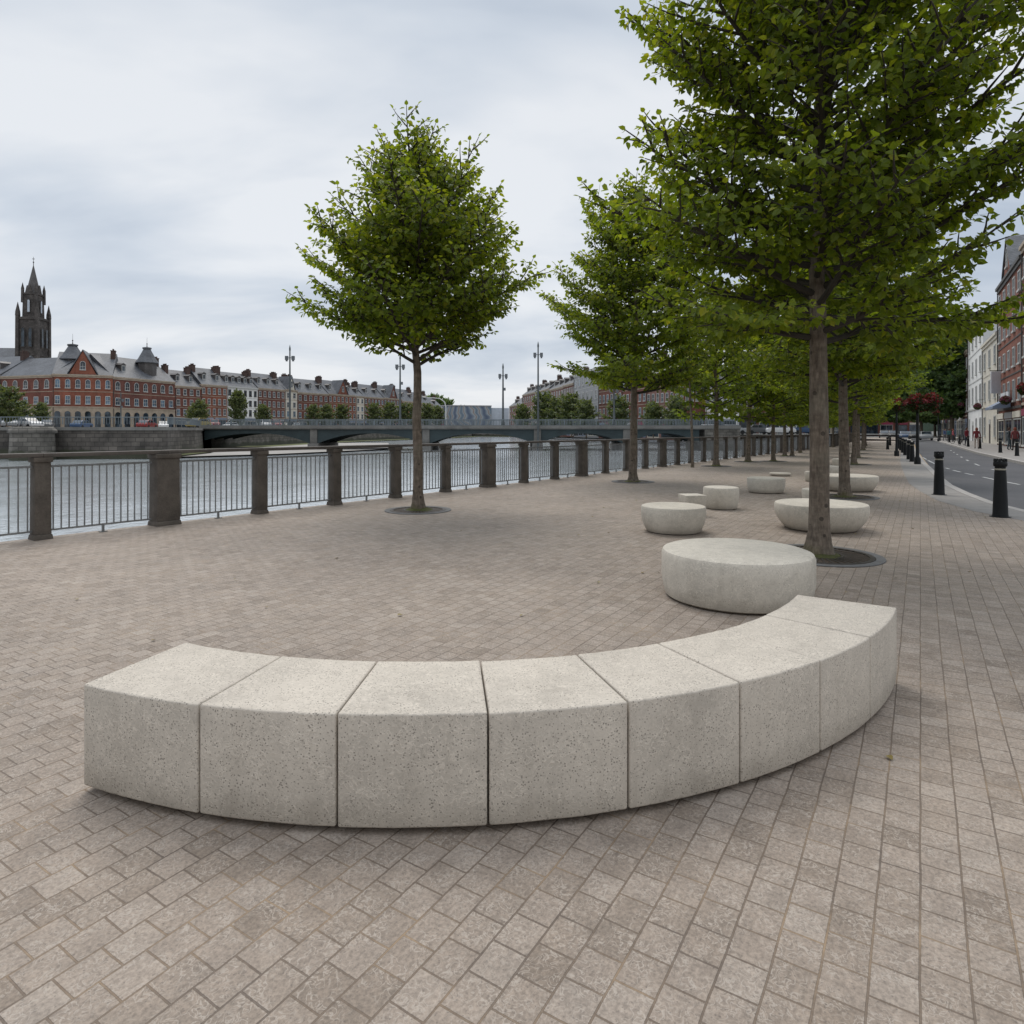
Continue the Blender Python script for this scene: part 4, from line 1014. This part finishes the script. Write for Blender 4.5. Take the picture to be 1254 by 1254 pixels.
# --- left bank terrace: (x0, Y0, x1, Y1, eave, label, options)
LB = [
 (-75, 146, 0, 141, 13.3, 'red brick quay building cut by the left picture edge', dict(wall='red2', floors=3, gh=4.6, bays=8, ground='arcade', gwall='buff', arched=True, ridge=5, depth=14, chim=2, dorm=3)),
 (0, 141, 64, 136.5, 13.0, 'red brick building under the church tower with stone arcade', dict(wall='red', floors=3, gh=4.6, bays=5, ground='arcade', gwall='buff', arched=True, ridge=4.5, depth=12, chim=0, dorm=0)),
 (64, 136.5, 138, 141, 13.2, 'long red brick corner building with a gable and round arches', dict(wall='red2', floors=3, gh=4.6, bays=6, ground='arcade', gwall='buff', arched=True, ridge=5.4, depth=13, chim=1, dorm=0, gable=True, cat='building')),
 (138, 141, 214, 157, 13.0, 'dark red brick building right of the gabled one, white arched windows', dict(wall='red3', floors=3, gh=4.5, bays=7, ground='arcade', gwall='buff', arched=True, ridge=5.2, depth=13, chim=1, dorm=2, cat='building')),
 (214, 157, 246, 164, 12.2, 'narrow red brick house with dark shopfronts beside the big corner block', dict(wall='red', bays=4, floors=4, ridge=4.2)),
 (246, 164, 278, 171, 13.0, 'orange brick house directly left of the white house', dict(wall='red2', bays=5, floors=4, ridge=4.6, dorm=2)),
 (278, 171, 315.5, 181, 13.0, 'white rendered four storey house in the brick terrace', dict(wall='white', trim='frame', bays=6, floors=4, ridge=4.2, dorm=5, frame='darkframe', ground='shop')),
 (315.5, 181, 349, 191, 13.2, 'brown brick house directly right of the white house', dict(wall='red3', bays=6, floors=4, ridge=4.6, dorm=3)),
 (349, 191, 364, 197, 13.4, 'narrow brick house with a cream bay behind the bridge lamp post', dict(wall='cream', bays=2, floors=4, ridge=4, dorm=1, gable=True)),
 (364, 197, 402, 208, 12.9, 'red brick terrace house right of the lamp post', dict(wall='red', bays=6, floors=4, ridge=4.6, dorm=3)),
 (402, 208, 436, 221, 13.1, 'orange brick terrace house with two tall chimneys, mid terrace', dict(wall='red2', bays=7, floors=4, ridge=4.8, dorm=3, gable=True)),
 (436, 221, 446, 225, 13.0, 'thin pale stone fronted house in the receding terrace', dict(wall='cream', bays=2, floors=4, ridge=4, dorm=1)),
 (446, 225, 470, 236, 13.0, 'red brick house right of the thin pale one', dict(wall='red', bays=6, floors=4, ridge=4.8, dorm=2)),
 (470, 236, 492, 248, 13.2, 'brown brick house left of the second bridge lamp', dict(wall='red3', bays=6, floors=4, ridge=5, dorm=2, gable=True)),
 (492, 248, 512, 260, 12.6, 'red brick house hidden partly by the lone tree trunk', dict(wall='red2', bays=5, floors=4, ridge=5, dorm=2)),
 (512, 260, 530, 274, 12.4, 'faded brick house just right of the lone tree trunk', dict(wall='redfar', bays=5, floors=4, ridge=4.6, dorm=2)),  # pale look is haze put into the brick colour
 (530, 274, 543, 290, 11.2, 'last faded brick house of the terrace before the warehouse', dict(wall='redfar', bays=5, floors=4, ridge=4.6, dorm=1)),
]
for x0, Y0, x1, Y1, ev, lab, kw in LB:
    kw.setdefault('cat', 'house')
    house('terrace_house' if kw['cat'] == 'house' else 'corner_building', gd(x0, Y0), gd(x1, Y1), FB, ev, lab, group='brick buildings on the far quay', side=False, **kw)
# turrets on the corner block (separate roof turrets)
def turret(px, Y, zb, r, h, label):
    p = gd(px, Y, zb); root = empty('roof_turret', p, .3, label, 'turret', 'slate turrets on the corner block')
    MB().lathe([(r * .92, -3.5), (r * .92, 0)], seg=8).build('drum', M['slate2'], root)
    MB().lathe([(r * 1.15, .001), (r * 1.15, .15), (r * .85, h * .3), (r * .5, h * .68), (r * .36, h * .85), (r * .45, h * .87), (r * .45, h * .95), (.05, h)], seg=8).build('roof', M['slate'], root)
    MB().lathe([(.12, h), (.05, h + .5), (.16, h + .7), (.03, h + .9), (.02, h + 2.2)], seg=8).build('finial', M['iron'], root)
turret(89, 143, 17.1, 2.4, 3.6, 'slate turret with finial on the corner block, nearer the church')
turret(180, 153, 17.4, 2.2, 3.9, 'slate turret with finial above the right of the corner block')
# skylights
# church
ch = empty('church', gd(41, 190, FB), R(5), 'dark stone church tower with a tall pointed spire and corner pinnacles', 'church')
tw = MB(); tw.taper(0, 0, -.3, 32.0, 3.25, 3.25, 3.1, 3.1); tw.taper(0, 0, 32.0, 32.7, 3.4, 3.4, 3.4, 3.4); tw.taper(0, 0, 21.5, 22, 3.35, 3.35, 3.3, 3.3)
for sx_ in (-1, 1):
    for sy in (-1, 1): tw.taper(sx_ * 3.1, sy * 3.1, -.3, 33, .65, .65, .5, .5)
tw.build('tower', M['churchstone'], ch)
bf = MB().taper(0, 0, 32.71, 39.4, 2.25, 2.25, 2.1, 2.1); bf.taper(0, 0, 39.4, 39.9, 2.35, 2.35, 2.35, 2.35); bf.build('belfry', M['churchstone'], ch)
for sx_ in (-1, 1):
    for sy in (-1, 1):
        MB().taper(sx_ * 3.1, sy * 3.1, 33.01, 34.2, .55, .55, .5, .5).taper(sx_ * 3.1, sy * 3.1, 34.2, 37.0, .5, .5, .03, .03).build('pinnacle', M['churchstone'], ch)
        MB().taper(sx_ * 2.15, sy * 2.15, 37, 41.0, .36, .36, .33, .33).taper(sx_ * 2.15, sy * 2.15, 41.0, 42.8, .35, .35, .03, .03).build('pinnacle', M['churchstone'], ch)
sp_ = MB().lathe([(2.15, 39.9), (1.15, 43.9), (.10, 48.3)], seg=8); sp_.build('spire', M['slate2'], ch)
for a in range(4):
    MB().prism([(-.95, 39.91), (.95, 39.91), (0, 42.4)], -2.2, -.8).build('spire_gable', M['churchstone'], ch, (0, 0, 0), a * math.pi / 2)
MB().lathe([(.1, 48.3), (.1, 49), (.25, 49.2), (.07, 49.5), (.05, 50.8)], seg=8).box(-.4, .4, -.05, .05, 50.1, 50.25).build('cross', M['iron'], ch)
wl1, wg1 = window_mesh(1.0, 5.0, True, 'churchstone', 'shop', False); wl2, wg2 = window_mesh(.8, 3.2, True, 'churchstone', 'bluewhite', False)
for a in range(4):
    rz = a * math.pi / 2; c_, s_ = math.cos(rz), math.sin(rz)
    for x in (-1.0, 1.0):
        o_ = inst('louvre_window', wl1, ch, (x * c_ + 3.15 * s_, x * s_ - 3.15 * c_, 24), rz); inst('pane', wg1, o_)
    o_ = inst('belfry_window', wl2, ch, (2.2 * s_, -2.2 * c_, 34.2), rz); inst('pane', wg2, o_)
for k_ in kids(ch): k_.scale = (.86, .86, 1.0)
nv = MB().box(-34, -3.7, -6, 8, -.3, 17); nv.build('nave', M['churchstone'], ch)
MB().prismx([(-6.6, 17), (8.6, 17), (1, 24)], -34, -3.8).build('nave_roof', M['slate'], ch)

# warehouse with painted wall
wa, wb = gd(543, 292), gd(624, 300)
dv = wb.xy - wa.xy
wh = empty('warehouse', (*wa.xy, -.1), math.atan2(dv.y, dv.x), 'low pale warehouse with a painted mural wall at the far end of the river', 'warehouse')
W_ = dv.length
MB().box(0, W_ * .72, 0, 20, 0, 12.6).build('wall', M['mural'], wh); MB().box(W_ * .72 + .01, W_, 1, 20, 0, 12.0).build('annexe_wall', M['bluewhite'], wh)
MB().box(-.2, W_ * .72 + .1, -.2, 20.2, 12.61, 13.1).build('roof', M['grey'], wh)
# right far terrace, beyond the bridge
RB = [(624, 292, 640, 262, 12.0, 'faded pink house at the far left of the terrace beyond the bridge', dict(wall='redfar')),  # brick paled by the haze in its wall colour
 (640, 262, 655, 240, 15.5, 'faded brick house behind the pier lamp', dict(wall='redfar', dorm=3)),
 (655, 240, 672, 215, 15.2, 'grey fronted house right of the pier lamp, beyond the bridge', dict(wall='grey', dorm=3)),
 (672, 215, 690, 196, 14.6, 'faded brick house with dormers left of the modern block', dict(wall='redfar', dorm=3)),
 (690, 196, 703, 184, 14.8, 'brown faded brick house touching the modern block', dict(wall='red3')),
 (703, 184, 733, 160, 16.8, 'grey modern flat roofed block between the brick terraces', dict(wall='grey', flat=True, bays=6, wscale=1.4, trim='frame', chim=0, cat='building')),
 (733, 160, 762, 146, 14.4, 'brick house just right of the modern block', dict(wall='red3')),
 (762, 146, 792, 134, 13.6, 'brick house behind the second river tree', dict(wall='red')),
 (792, 134, 826, 126, 12.8, 'brick house with white frames seen under the tree crowns', dict(wall='redfar')),
 (826, 126, 864, 121, 11.0, 'brick house above the bridge end seen between slim trunks', dict(wall='red')),
 (864, 121, 905, 119, 9.0, 'pale low house behind the third river side tree', dict(wall='white')),
 (905, 119, 950, 120, 8.6, 'low brick house behind the fourth and fifth river side trees', dict(wall='red3')),
 (950, 120, 1000, 126, 9.0, 'low red house seen between the far tree trunks', dict(wall='red'))]
for x0, Y0, x1, Y1, ev, lab, kw in RB:
    kw.setdefault('floors', 4 if ev > 11 else 2); kw.setdefault('bays', 6); kw.setdefault('dorm', 2)
    house('river_house', gd(x0, Y0), gd(x1, Y1), -.12, ev, lab, ridge=3.6, depth=9, group='buildings beyond the bridge', side=False, **kw)
sheet('bridge_approach', [(34, 93), (60, 93), (70, 190), (34, 215), (14, 285), (8, 285), (30, 130)], .9, M['land'])

# right street
def fx(Y): return 42.8 + .60 * (Y - 54)
def sh(Ya, Yb, ev, lab, **kw):
    # facing the road (towards -X): A is the far end so that the front normal points left
    k = dict(depth=12, side=False); k.update(kw)
    A = (fx(Yb), Yb); B = (fx(Ya), Ya)
    return house(kw.pop('nm', 'street_house'), A, B, 0, ev, lab, group='houses along the street', **{q: v for q, v in k.items() if q != 'nm'})
sh(42, 54.2, 16.6, 'red brick street house beyond the right picture edge', wall='red', bays=5, floors=5, ridge=3.0, trim='buff')
sh(54.2, 67.5, 16.0, 'tall ornate red brick house at the right edge with a sign and shopfront', wall='red2', bays=5, floors=5, ridge=3.4, trim='darkframe', chim=3, dorm=0, gable=True, hip=False)
sh(67.7, 80, 11.6, 'cream rendered house between the tall red and the white house', wall='cream', bays=3, floors=3, ridge=4.5, trim='cream', ground='plain', dorm=0)
sh(80.2, 97, 15.8, 'tall white rendered street house with a slate roof', wall='white', bays=4, floors=4, ridge=5.0, hip=True, trim='frame', ground='plain', chim=2, dorm=0)
sh(97.2, 104, 13.4, 'narrow dark red house beyond the white one', wall='red3', bays=2, floors=4, ridge=2.5, dorm=0)
sh(104.2, 124, 8.4, 'low shop terrace behind the dark tree trunk', wall='buff', bays=6, floors=2, ridge=2.5, dorm=0)
sh(124.2, 146, 8.0, 'low grey shop house farther along the street', wall='redfar', bays=6, floors=2, ridge=2.5, dorm=0)
sh(146.2, 172, 8.5, 'last low brick house closing the street', wall='red', bays=6, floors=2, ridge=2.5, dorm=0)
# building closing the street end
house('street_end_house', gd(1040, 178), gd(1130, 182), -.1, 8, 'long low red brick building across the end of the promenade', wall='red', floors=2, bays=12, ridge=2.5, depth=10, side=False, dorm=0)
house('street_end_house', gd(995, 170), gd(1039, 178), -.1, 8, 'low pale building across the end of the river side trees', wall='buff', floors=2, bays=6, ridge=2.5, depth=10, side=False, dorm=0)

# ------------------------------------------------------------------ bridge
BY = 90.0
def bx(px): return (px - CX) * BY / F
bridge = empty('road_bridge', (0, BY, 0), 0, 'low dark green road bridge with arched girders and a pale blue railing', 'bridge')
xL, xR = bx(247), bx(905)
DB = 2.05
MB().box(xL, xR, -.6, 9.6, DB - .42, DB).box(xL, xR, -.75, -.601, DB - .30, DB + .12).build('deck', M['bridgeconc'], bridge)
prs = [bx(385), bx(522), bx(658), bx(767)]
edges = [xL] + prs + [bx(860)]
for i in range(len(edges) - 1):
    a, b = edges[i] + .5, edges[i + 1] - .5; n = 18; top = DB - .421
    pts = []
    for k in range(n + 1):
        u = k / n; q = (2 * u - 1)
        base_a = -.35 if i > 0 else .1; base_b = -.35
        zz_ = top - .55 - (top - .55 - (base_a if u < .5 else base_b)) * abs(q) ** 2.2
        pts.append((a + (b - a) * u, zz_))
    pts += [(b, top), (a, top)]
    g = MB()
    for y in (-.25, 2.8, 5.8, 8.8): g.prism(pts, y, y + .3)
    g.build('girder', M['steelblue'], bridge)
for x in prs:
    p_ = MB(); p_.box(x - .49, x + .49, -.4, 9.4, -.3, DB - .422); p_.box(x - .75, x + .75, -.7, 9.7, -4, -.301)
    p_.build('pier', M['bridgeconc'], bridge, bevel=.04)
ab = MB().box(bx(862), xR, -.5, 9.5, -4, DB - .423); ab.build('abutment', M['abut'], bridge)
for yy in (-.45, 9.3):
    rl = MB(); rl.box(xL, xR, yy - .05, yy + .05, DB + .92, DB + 1.0); rl.box(xL, xR, yy - .03, yy + .03, DB + .121, DB + .17)
    x = xL
    while x < xR: rl.box(x - .06, x + .06, yy - .06, yy + .06, DB + .121, DB + .93); x += 2.2
    x = xL
    while x < xR: rl.box(x - .028, x + .028, yy - .028, yy + .028, DB + .171, DB + .92); x += .22
    rl.build('railing', M['bridgerail'], bridge)
# railing on top of far quay wall
qr = empty('quay_railing', (-62, 62.6, FB), 0, 'thin grey railing on top of the dark quay wall across the river', 'railing')
rq = MB(); pts = [(-62, 62.9), (-34.1, 63.9), (-36.8, 74), (-43, 89)]; pts0 = [(-130, 60.8)] + pts
for a, b in zip(pts0, pts0[1:]):
    a = Vector(a); b = Vector(b); n = int((b - a).length / .28)
    for k in range(n):
        p = a.lerp(b, k / n) - Vector((-62, 62.6)); w_ = .035 if k % 7 else .07; rq.box(p.x - w_ / 2, p.x + w_ / 2, p.y - w_ / 2, p.y + w_ / 2, .3, .98)
    rq.tube([(a.x + 62, a.y - 62.6, 1.0), (b.x + 62, b.y - 62.6, 1.0)], .045, 5); 
rq.build('bars', M['bridgerail'], qr)

# lamp posts
def lamp(px, Y, z0, ztop, label, scale=1.0, group='tall lamp posts by the bridge'):
    p = gd(px, Y, z0); h = ztop - z0; r = empty('lamp_post', p, 0, label, 'lamp post', group); r.scale = (scale,) * 3
    MB().lathe([(.28, 0), (.28, .6), (.16, .8), (.13, h * .5), (.09, h), (.12, h + .02), (.12, h + .3), (.02, h + .8)], seg=10).build('pole', M['lamp'], r, smooth=True)
    for s_ in (-1, 1):
        MB().box(s_ * .1 if s_ > 0 else -.45, .45 if s_ > 0 else -.1, -.04, .04, h - 1.05, h - .97).box(s_ * .45 - .2, s_ * .45 + .2, -.16, .16, h - 1.3, h - .75).box(s_ * .45 - .12, s_ * .45 + .12, -.1, .1, h - 1.5, h - 1.3).build('lamp_head', M['lamphead'], r)
    MB().box(.05, .38, -.1, .1, h * .62, h * .62 + .4).build('camera_box', M['lamphead'], r)
lamp(355, 89.8, DB, 12.6, 'tall grey lamp post at the left third of the bridge')
lamp(490, 89.8, DB, 11.4, 'tall lamp post on the bridge, left of the lone tree trunk')
lamp(616, 91, DB, 10.2, 'slightly shorter lamp post on the bridge near the centre')
lamp(659, 88.6, -2.5, 12.9, 'tallest lamp post rising in front of a bridge pier')
lamp(752, 89.8, DB, 8.2, 'lamp post on the bridge just left of the second river tree')
lamp(148, 72, FB, 9.0, 'slender lamp post on the far quay in front of the corner building', group=None, scale=.5)
ml = empty('mast_lamp', gd(546, 150, 0), 0, 'pale curved mast lamp arching over the far road', 'lamp post')
MB().tube([(0, 0, 0), (0, 0, 7.0), (-.3, 0, 8.1), (-1.4, 0, 8.9), (-3.5, 0, 9.1), (-5.5, 0, 9.2)], [.16, .13, .12, .10, .08, .06], 8).build('mast', M['frame'], ml, smooth=True)
MB().box(-6.4, -5.4, -.2, .2, 9.1, 9.3).build('lamp_head', M['lamphead'], ml)

# ------------------------------------------------------------------ cars
def car_meshes():
    body = MB(); w = .86
    body.prism([(-2.1, .35), (-2.12, .75), (-1.95, .95), (-1.2, 1.0), (1.1, 1.0), (1.9, .9), (2.12, .72), (2.12, .35), (1.7, .28), (-1.8, .28)][::-1][::-1], -w, w)
    body.prism([(-1.55, .995), (-1.05, 1.42), (-.9, 1.46), (.55, 1.46), (1.15, .995)][::-1][::-1], -w * .86, w * .86)
    win = MB(); win.prism([(-1.35, 1.03), (-1.0, 1.37), (-.3, 1.39), (-.3, 1.03)][::-1], -w * .86 - .012, w * .86 + .012); win.prism([(-.22, 1.03), (-.22, 1.39), (.5, 1.38), (.95, 1.03)], -w * .86 - .012, w * .86 + .012)
    wind = MB(); wind.v = [(1.14, -.66, 1.02), (1.14, .66, 1.02), (.60, .62, 1.43), (.60, -.62, 1.43), (-1.56, -.66, 1.02), (-1.56, .66, 1.02), (-1.08, .62, 1.41), (-1.08, -.62, 1.41)]; wind.f = [(0, 1, 2, 3), (5, 4, 7, 6)]; wind.m = [0, 0]
    wh_ = MB(); b = [(.31, -.1), (.31, .1)]
    wh_.lathe([(.18, -.1), (.30, -.11), (.32, -.07), (.32, .07), (.30, .11), (.18, .1)], seg=16)
    wh_.v = [(x, z, y) for x, y, z in wh_.v]
    li = MB().box(-.12, .12, -.02, .02, -.06, .06)
    return body, win.mesh('side_window', M['glass']), wind.mesh('windscreen', M['glass']), wh_.mesh('wheel', M['tyre'], smooth=True), li.mesh('headlight', M['frame'])
cb_, cw, cws, cwh, cli = car_meshes(); cbody = {}
def car(p, rz, pn_, c, label, group='parked cars', van=False):
    if pn_ not in cbody: cbody[pn_] = cb_.mesh('body', paint(pn_, c), bevel=.05)
    r = empty('parked_car' if not van else 'parked_van', p, rz, label, 'van' if van else 'car', group)
    if van: r.scale = (1.15, 1.05, 1.35)
    inst('body', cbody[pn_], r); inst('side_window', cw, r); inst('windscreen', cws, r)
    for x in (-1.3, 1.35):
        for y in (-.80, .80): inst('wheel', cwh, r, (x, y, .32))
    for y in (-.6, .6): inst('headlight', cli, r, (2.13, y, .68), math.pi / 2)
CC = {'white': (.6, .6, .6), 'silver': (.3, .31, .32), 'blue': (.04, .08, .16), 'red': (.20, .02, .02), 'black': (.02, .02, .022), 'yellow': (.25, .20, .06), 'grey': (.1, .105, .11)}
for px, Y, cn, lab in [(14, 74, 'silver', 'silver car at the far left of the quay across the river'), (34, 76, 'white', 'white car second from the left on the far quay'), (58, 90, 'grey', 'grey car third from the left on the far quay'), (100, 95, 'blue', 'blue car under the arcade of the corner building'), (180, 92, 'red', 'red car before the dark red brick building'), (200, 104, 'white', 'white car right of the red car on the far quay'),
        (243, 98, 'yellow', 'yellow van near the bridge end across the river'), (262, 108, 'red', 'red car right of the yellow van'), (283, 118, 'white', 'white car before the white house'), (325, 112, 'white', 'white van before the brown brick house'), (338, 116, 'red', 'dark red car right of the white van'), (365, 125, 'silver', 'silver car behind the first bridge lamp'), (352, 122, 'yellow', 'yellow car left behind the first bridge lamp')]:
    car(gd(px, Y * 1.2, FB), R(random.choice((-75, -100, -60, -20, 95))), cn, CC[cn], lab, 'cars parked on the far quay', van='van' in lab)
for px, Y, cn, lab in [(868, 96, 'white', 'white car on the bridge end, left of the third river tree'), (896, 97, 'silver', 'silver car seen between the third and fourth river trees'), (928, 98, 'grey', 'grey car seen left of the fifth river side trunk'), (955, 97, 'white', 'white car seen just left of the nearest trunk'), (984, 99, 'blue', 'dark blue car seen behind the nearest trunk')]:
    car(gd(px, Y, .9), R(random.uniform(-6, 6)), cn, CC[cn], lab, 'cars parked beyond the railing')
for px, Y, cn, lab in [(1083, 128, 'black', 'black car at the end of the promenade, leftmost'), (1094, 124, 'black', 'black car second from left at the street end'), (1108, 118, 'blue', 'dark blue car at the street end under the baskets'), (1120, 112, 'black', 'black car facing the camera on the street'), (1134, 106, 'silver', 'silver car at the street end, rightmost')]:
    car(gd(px, Y, -.12 if px > 1100 else 0), R(-120), cn, CC[cn], lab, 'cars at the end of the street')

# ------------------------------------------------------------------ people (tiny, on the far footpath)
def person(p, rz, top, legs_, hair, label, h=1.7, stride=.12, group='people on the far footpath'):
    k = h / 1.72
    J = {'pel': (0, 0, .95), 'sp': (0, .01, 1.18), 'ch': (0, .0, 1.36), 'nk': (0, -.0, 1.49), 'hd': (0, -.02, 1.58), 'ht': (0, -.02, 1.70)}
    E = [('pel', 'sp'), ('sp', 'ch'), ('ch', 'nk'), ('nk', 'hd'), ('hd', 'ht')]; rad = {'pel': (.15, .11), 'sp': (.13, .095), 'ch': (.155, .11), 'nk': (.055, .055), 'hd': (.082, .095), 'ht': (.055, .06)}
    for s_, q in ((-1, 'l'), (1, 'r')):
        y = stride * s_
        J.update({q + 'hp': (s_ * .09, 0, .90), q + 'kn': (s_ * .095, -y * .5 - .02, .50), q + 'an': (s_ * .095, -y + .02, .08), q + 'to': (s_ * .10, -y - .13, .035), q + 'sh': (s_ * .18, 0, 1.40), q + 'el': (s_ * .24, .03 + y * .3, 1.13), q + 'wr': (s_ * .24, -.06 + y * .7, .90), q + 'ha': (s_ * .235, -.09 + y * .8, .81)})
        E += [('pel', q + 'hp'), (q + 'hp', q + 'kn'), (q + 'kn', q + 'an'), (q + 'an', q + 'to'), ('ch', q + 'sh'), (q + 'sh', q + 'el'), (q + 'el', q + 'wr'), (q + 'wr', q + 'ha')]
        rad.update({q + 'hp': (.10, .10), q + 'kn': (.065, .065), q + 'an': (.045, .045), q + 'to': (.04, .03), q + 'sh': (.065, .065), q + 'el': (.05, .05), q + 'wr': (.036, .036), q + 'ha': (.04, .025)})
    names = list(J); me = bpy.data.meshes.new('body'); me.from_pydata([Vector(J[n_]) * k for n_ in names], [(names.index(a), names.index(b)) for a, b in E], [])
    o = bpy.data.objects.new('tmp', me); col.objects.link(o)
    o.modifiers.new('s', 'SKIN'); sub_ = o.modifiers.new('u', 'SUBSURF'); sub_.levels = 1
    sv = me.skin_vertices[0].data
    for i, n_ in enumerate(names): sv[i].radius = [r_ * k for r_ in rad[n_]]; sv[i].use_root = (n_ == 'pel')
    dg = bpy.context.evaluated_depsgraph_get(); nm = bpy.data.meshes.new_from_object(o.evaluated_get(dg)); bpy.data.objects.remove(o); bpy.data.meshes.remove(me)
    nm.name = 'body'; nm.materials.clear()
    for m_ in (M['skin'], top, legs_, M['tyre']): nm.materials.append(m_)
    for pl in nm.polygons:
        z = pl.center.z / k; x = abs(pl.center.x) / k
        pl.material_index = 0 if z > 1.47 else (0 if (x > .18 and z < .90 and z > .7) else (1 if z > .93 or (x > .17 and z > .7) else (2 if z > .10 else 3))); pl.use_smooth = True
    r = empty('person', p, rz, label, 'person', group)
    inst('body', nm, r)
    hm_ = MB().lathe([(.085, 1.50), (.105, 1.58), (.10, 1.68), (.06, 1.745), (.0001, 1.76)], 0, .015, 14); hm_.v = [(x * k, y * k, z * k) for x, y, z in hm_.v]
    hm_.v = [(x, max(y, -.045 * k) if z < 1.66 * k else y, z) for x, y, z in hm_.v]
    inst('hair', hm_.mesh('hair', hair, smooth=True), r)
person(gp(1196, 549.5), 2.6, cloth('red', (.16, .025, .03)), cloth('stone', (.45, .38, .33)), M['redhair'], 'person in a red top and pale trousers walking by the white house', 1.7, .16)
person(gp(1184, 546), .3, cloth('maroon', (.2, .02, .03)), cloth('navy', (.02, .025, .04)), M['hair'], 'person in a maroon jacket and dark trousers left of the one in red', 1.75, .1)
person(gp(1162, 541), 3.0, cloth('teal', (.05, .14, .15)), cloth('black', (.02, .02, .02)), M['hair'], 'person in a teal top by the distant bollards', 1.7, .1)
person(gp(1157, 540), .2, cloth('blue', (.06, .09, .18)), cloth('grey', (.1, .1, .1)), M['hair'], 'person in a blue top at the left of the group on the far footpath', 1.72, .14)
person(gp(1167, 541.5), 1.0, cloth('pink', (.4, .1, .12)), cloth('dark', (.03, .03, .04)), M['redhair'], 'person in a pink top right of the one in teal', 1.66, .1)
person(gp(1243, 552), 2.8, cloth('maroon2', (.16, .04, .04)), cloth('black', (.02, .02, .02)), M['redhair'], 'person in a dark red coat near the right edge by the brick house', 1.7, .12)
person(gp(1236, 551), .8, cloth('charcoal', (.04, .045, .05)), cloth('slate', (.07, .09, .1)), M['hair'], 'person in a charcoal coat beside the brick house doorway', 1.72, .08)

# shop awning, sign board and hanging baskets on the right street
def street_pt(Y, off=0.0, z=0.0): return Vector((fx(Y) - .857 * off, Y + .514 * off, z))
sg = empty('shop_sign', street_pt(61, .25, 3.6), math.atan2(-.857, -.514), 'slate blue and white projecting shop canopy on the tall red house', 'sign')
MB().prismx([(0, 0), (0, .9), (-1.3, .1), (-1.3, -.12)][::-1], -3.0, 3.0).build('canopy', M['sign_blue'], sg)
MB().box(-2.6, 2.6, -.12, -.02, 1.0, 1.5).build('lettering_board', M['sign_white'], sg)
s2 = empty('hanging_sign', street_pt(64.5, .1, 5.2), 0, 'tall white hanging sign board on the tall red brick house', 'sign')
MB().box(-1.1, -.15, -.06, .06, 0, 2.2).build('board', M['sign_white'], s2); MB().box(-1.2, .1, -.02, .02, 2.25, 2.31).build('bracket', M['black'], s2)
for Y, z, lab in ((57.5, 4.2, 'pink flower basket hanging on the red brick house nearer the edge'), (78, 4.4, 'pink flower basket hanging on the cream house'), (99, 5.4, 'pink flower basket hanging on the narrow dark red house')):
    r = empty('hanging_basket', street_pt(Y, .75, z), 0, lab, 'flower basket', 'pink hanging baskets'); b = inst('basket', core, r); inst('flowers', PBM, b)
    MB().tube([(0, 0, .3), (0, 0, .8), (.75, 0, .85)], .02, 5).build('bracket', M['black'], r)

# bicycle standing by the bollards
def bicycle(p, rz, label):
    r = empty('bicycle', p, rz, label, 'bicycle')
    for x in (-.52, .52):
        ring = [(x + .33 * math.cos(a * math.pi / 10), 0, .35 + .33 * math.sin(a * math.pi / 10)) for a in range(21)]
        w_ = MB().tube(ring, .02, 6, cap=False).build('wheel', M['tyre'], r)
        sp = MB()
        for a in range(8): sp.tube([(x, 0, .35), (x + .32 * math.cos(a * math.pi / 4), 0, .35 + .32 * math.sin(a * math.pi / 4))], .003, 3)
        sp.build('spokes', M['galv'], w_)
    f = MB()
    for a, b in (((-.52, .35), (-.18, .85)), ((-.52, .35), (-.05, .33)), ((-.05, .33), (-.2, .9)), ((-.05, .33), (.36, .78)), ((-.18, .80), (.36, .84)), ((.36, .95), (.52, .35))): f.tube([(a[0], 0, a[1]), (b[0], 0, b[1])], .018, 6)
    f.build('frame', M['black'], r)
    MB().box(-.34, -.08, -.06, .06, .9, .95).build('saddle', M['black'], r, bevel=.01); MB().tube([(.36, 0, .95), (.34, 0, 1.02)], .015, 5).tube([(.30, -.26, 1.04), (.34, 0, 1.02), (.30, .26, 1.04)], .014, 5).build('handlebar', M['black'], r)
bicycle(gp(1171, 543.5), R(15), 'dark bicycle parked between bollards on the far footpath')
bicycle(gp(1178, 545.5), R(35), 'dark bicycle leaning nearer the maroon jacket person')

# litter and fallen leaves on the paving
lf = Leaves(); rn = random.Random(9)
for k in range(160):
    t = rn.random(); x, y = rn.uniform(-4, 9), rn.uniform(2.2, 22)
    if (Vector((x, y)) - CB).length > RI - .1 and (Vector((x, y)) - CB).length < RO + .1: continue
    if (Vector((x, y)) - FA).dot(FN) > -.3 or x > 9: continue
    lf.add(Vector((x, y, .010)), Vector((rn.uniform(-1, 1), rn.uniform(-1, 1), .02)), Vector((rn.uniform(-.2, .2), rn.uniform(-.2, .2), 1)), rn.uniform(.02, .05), [rn.random(), rn.random(), 0, 1])
lo = inst('fallen_leaves', lf.mesh('fallen_leaves', leafmat('dry_leaves', (.06, .04, .02), (.13, .08, .03), (.2, .14, .05), (.25, .2, .06), .0)))
lo['kind'] = 'stuff'; lo['label'] = 'small dry fallen leaves scattered on the paving'; lo['category'] = 'leaves'
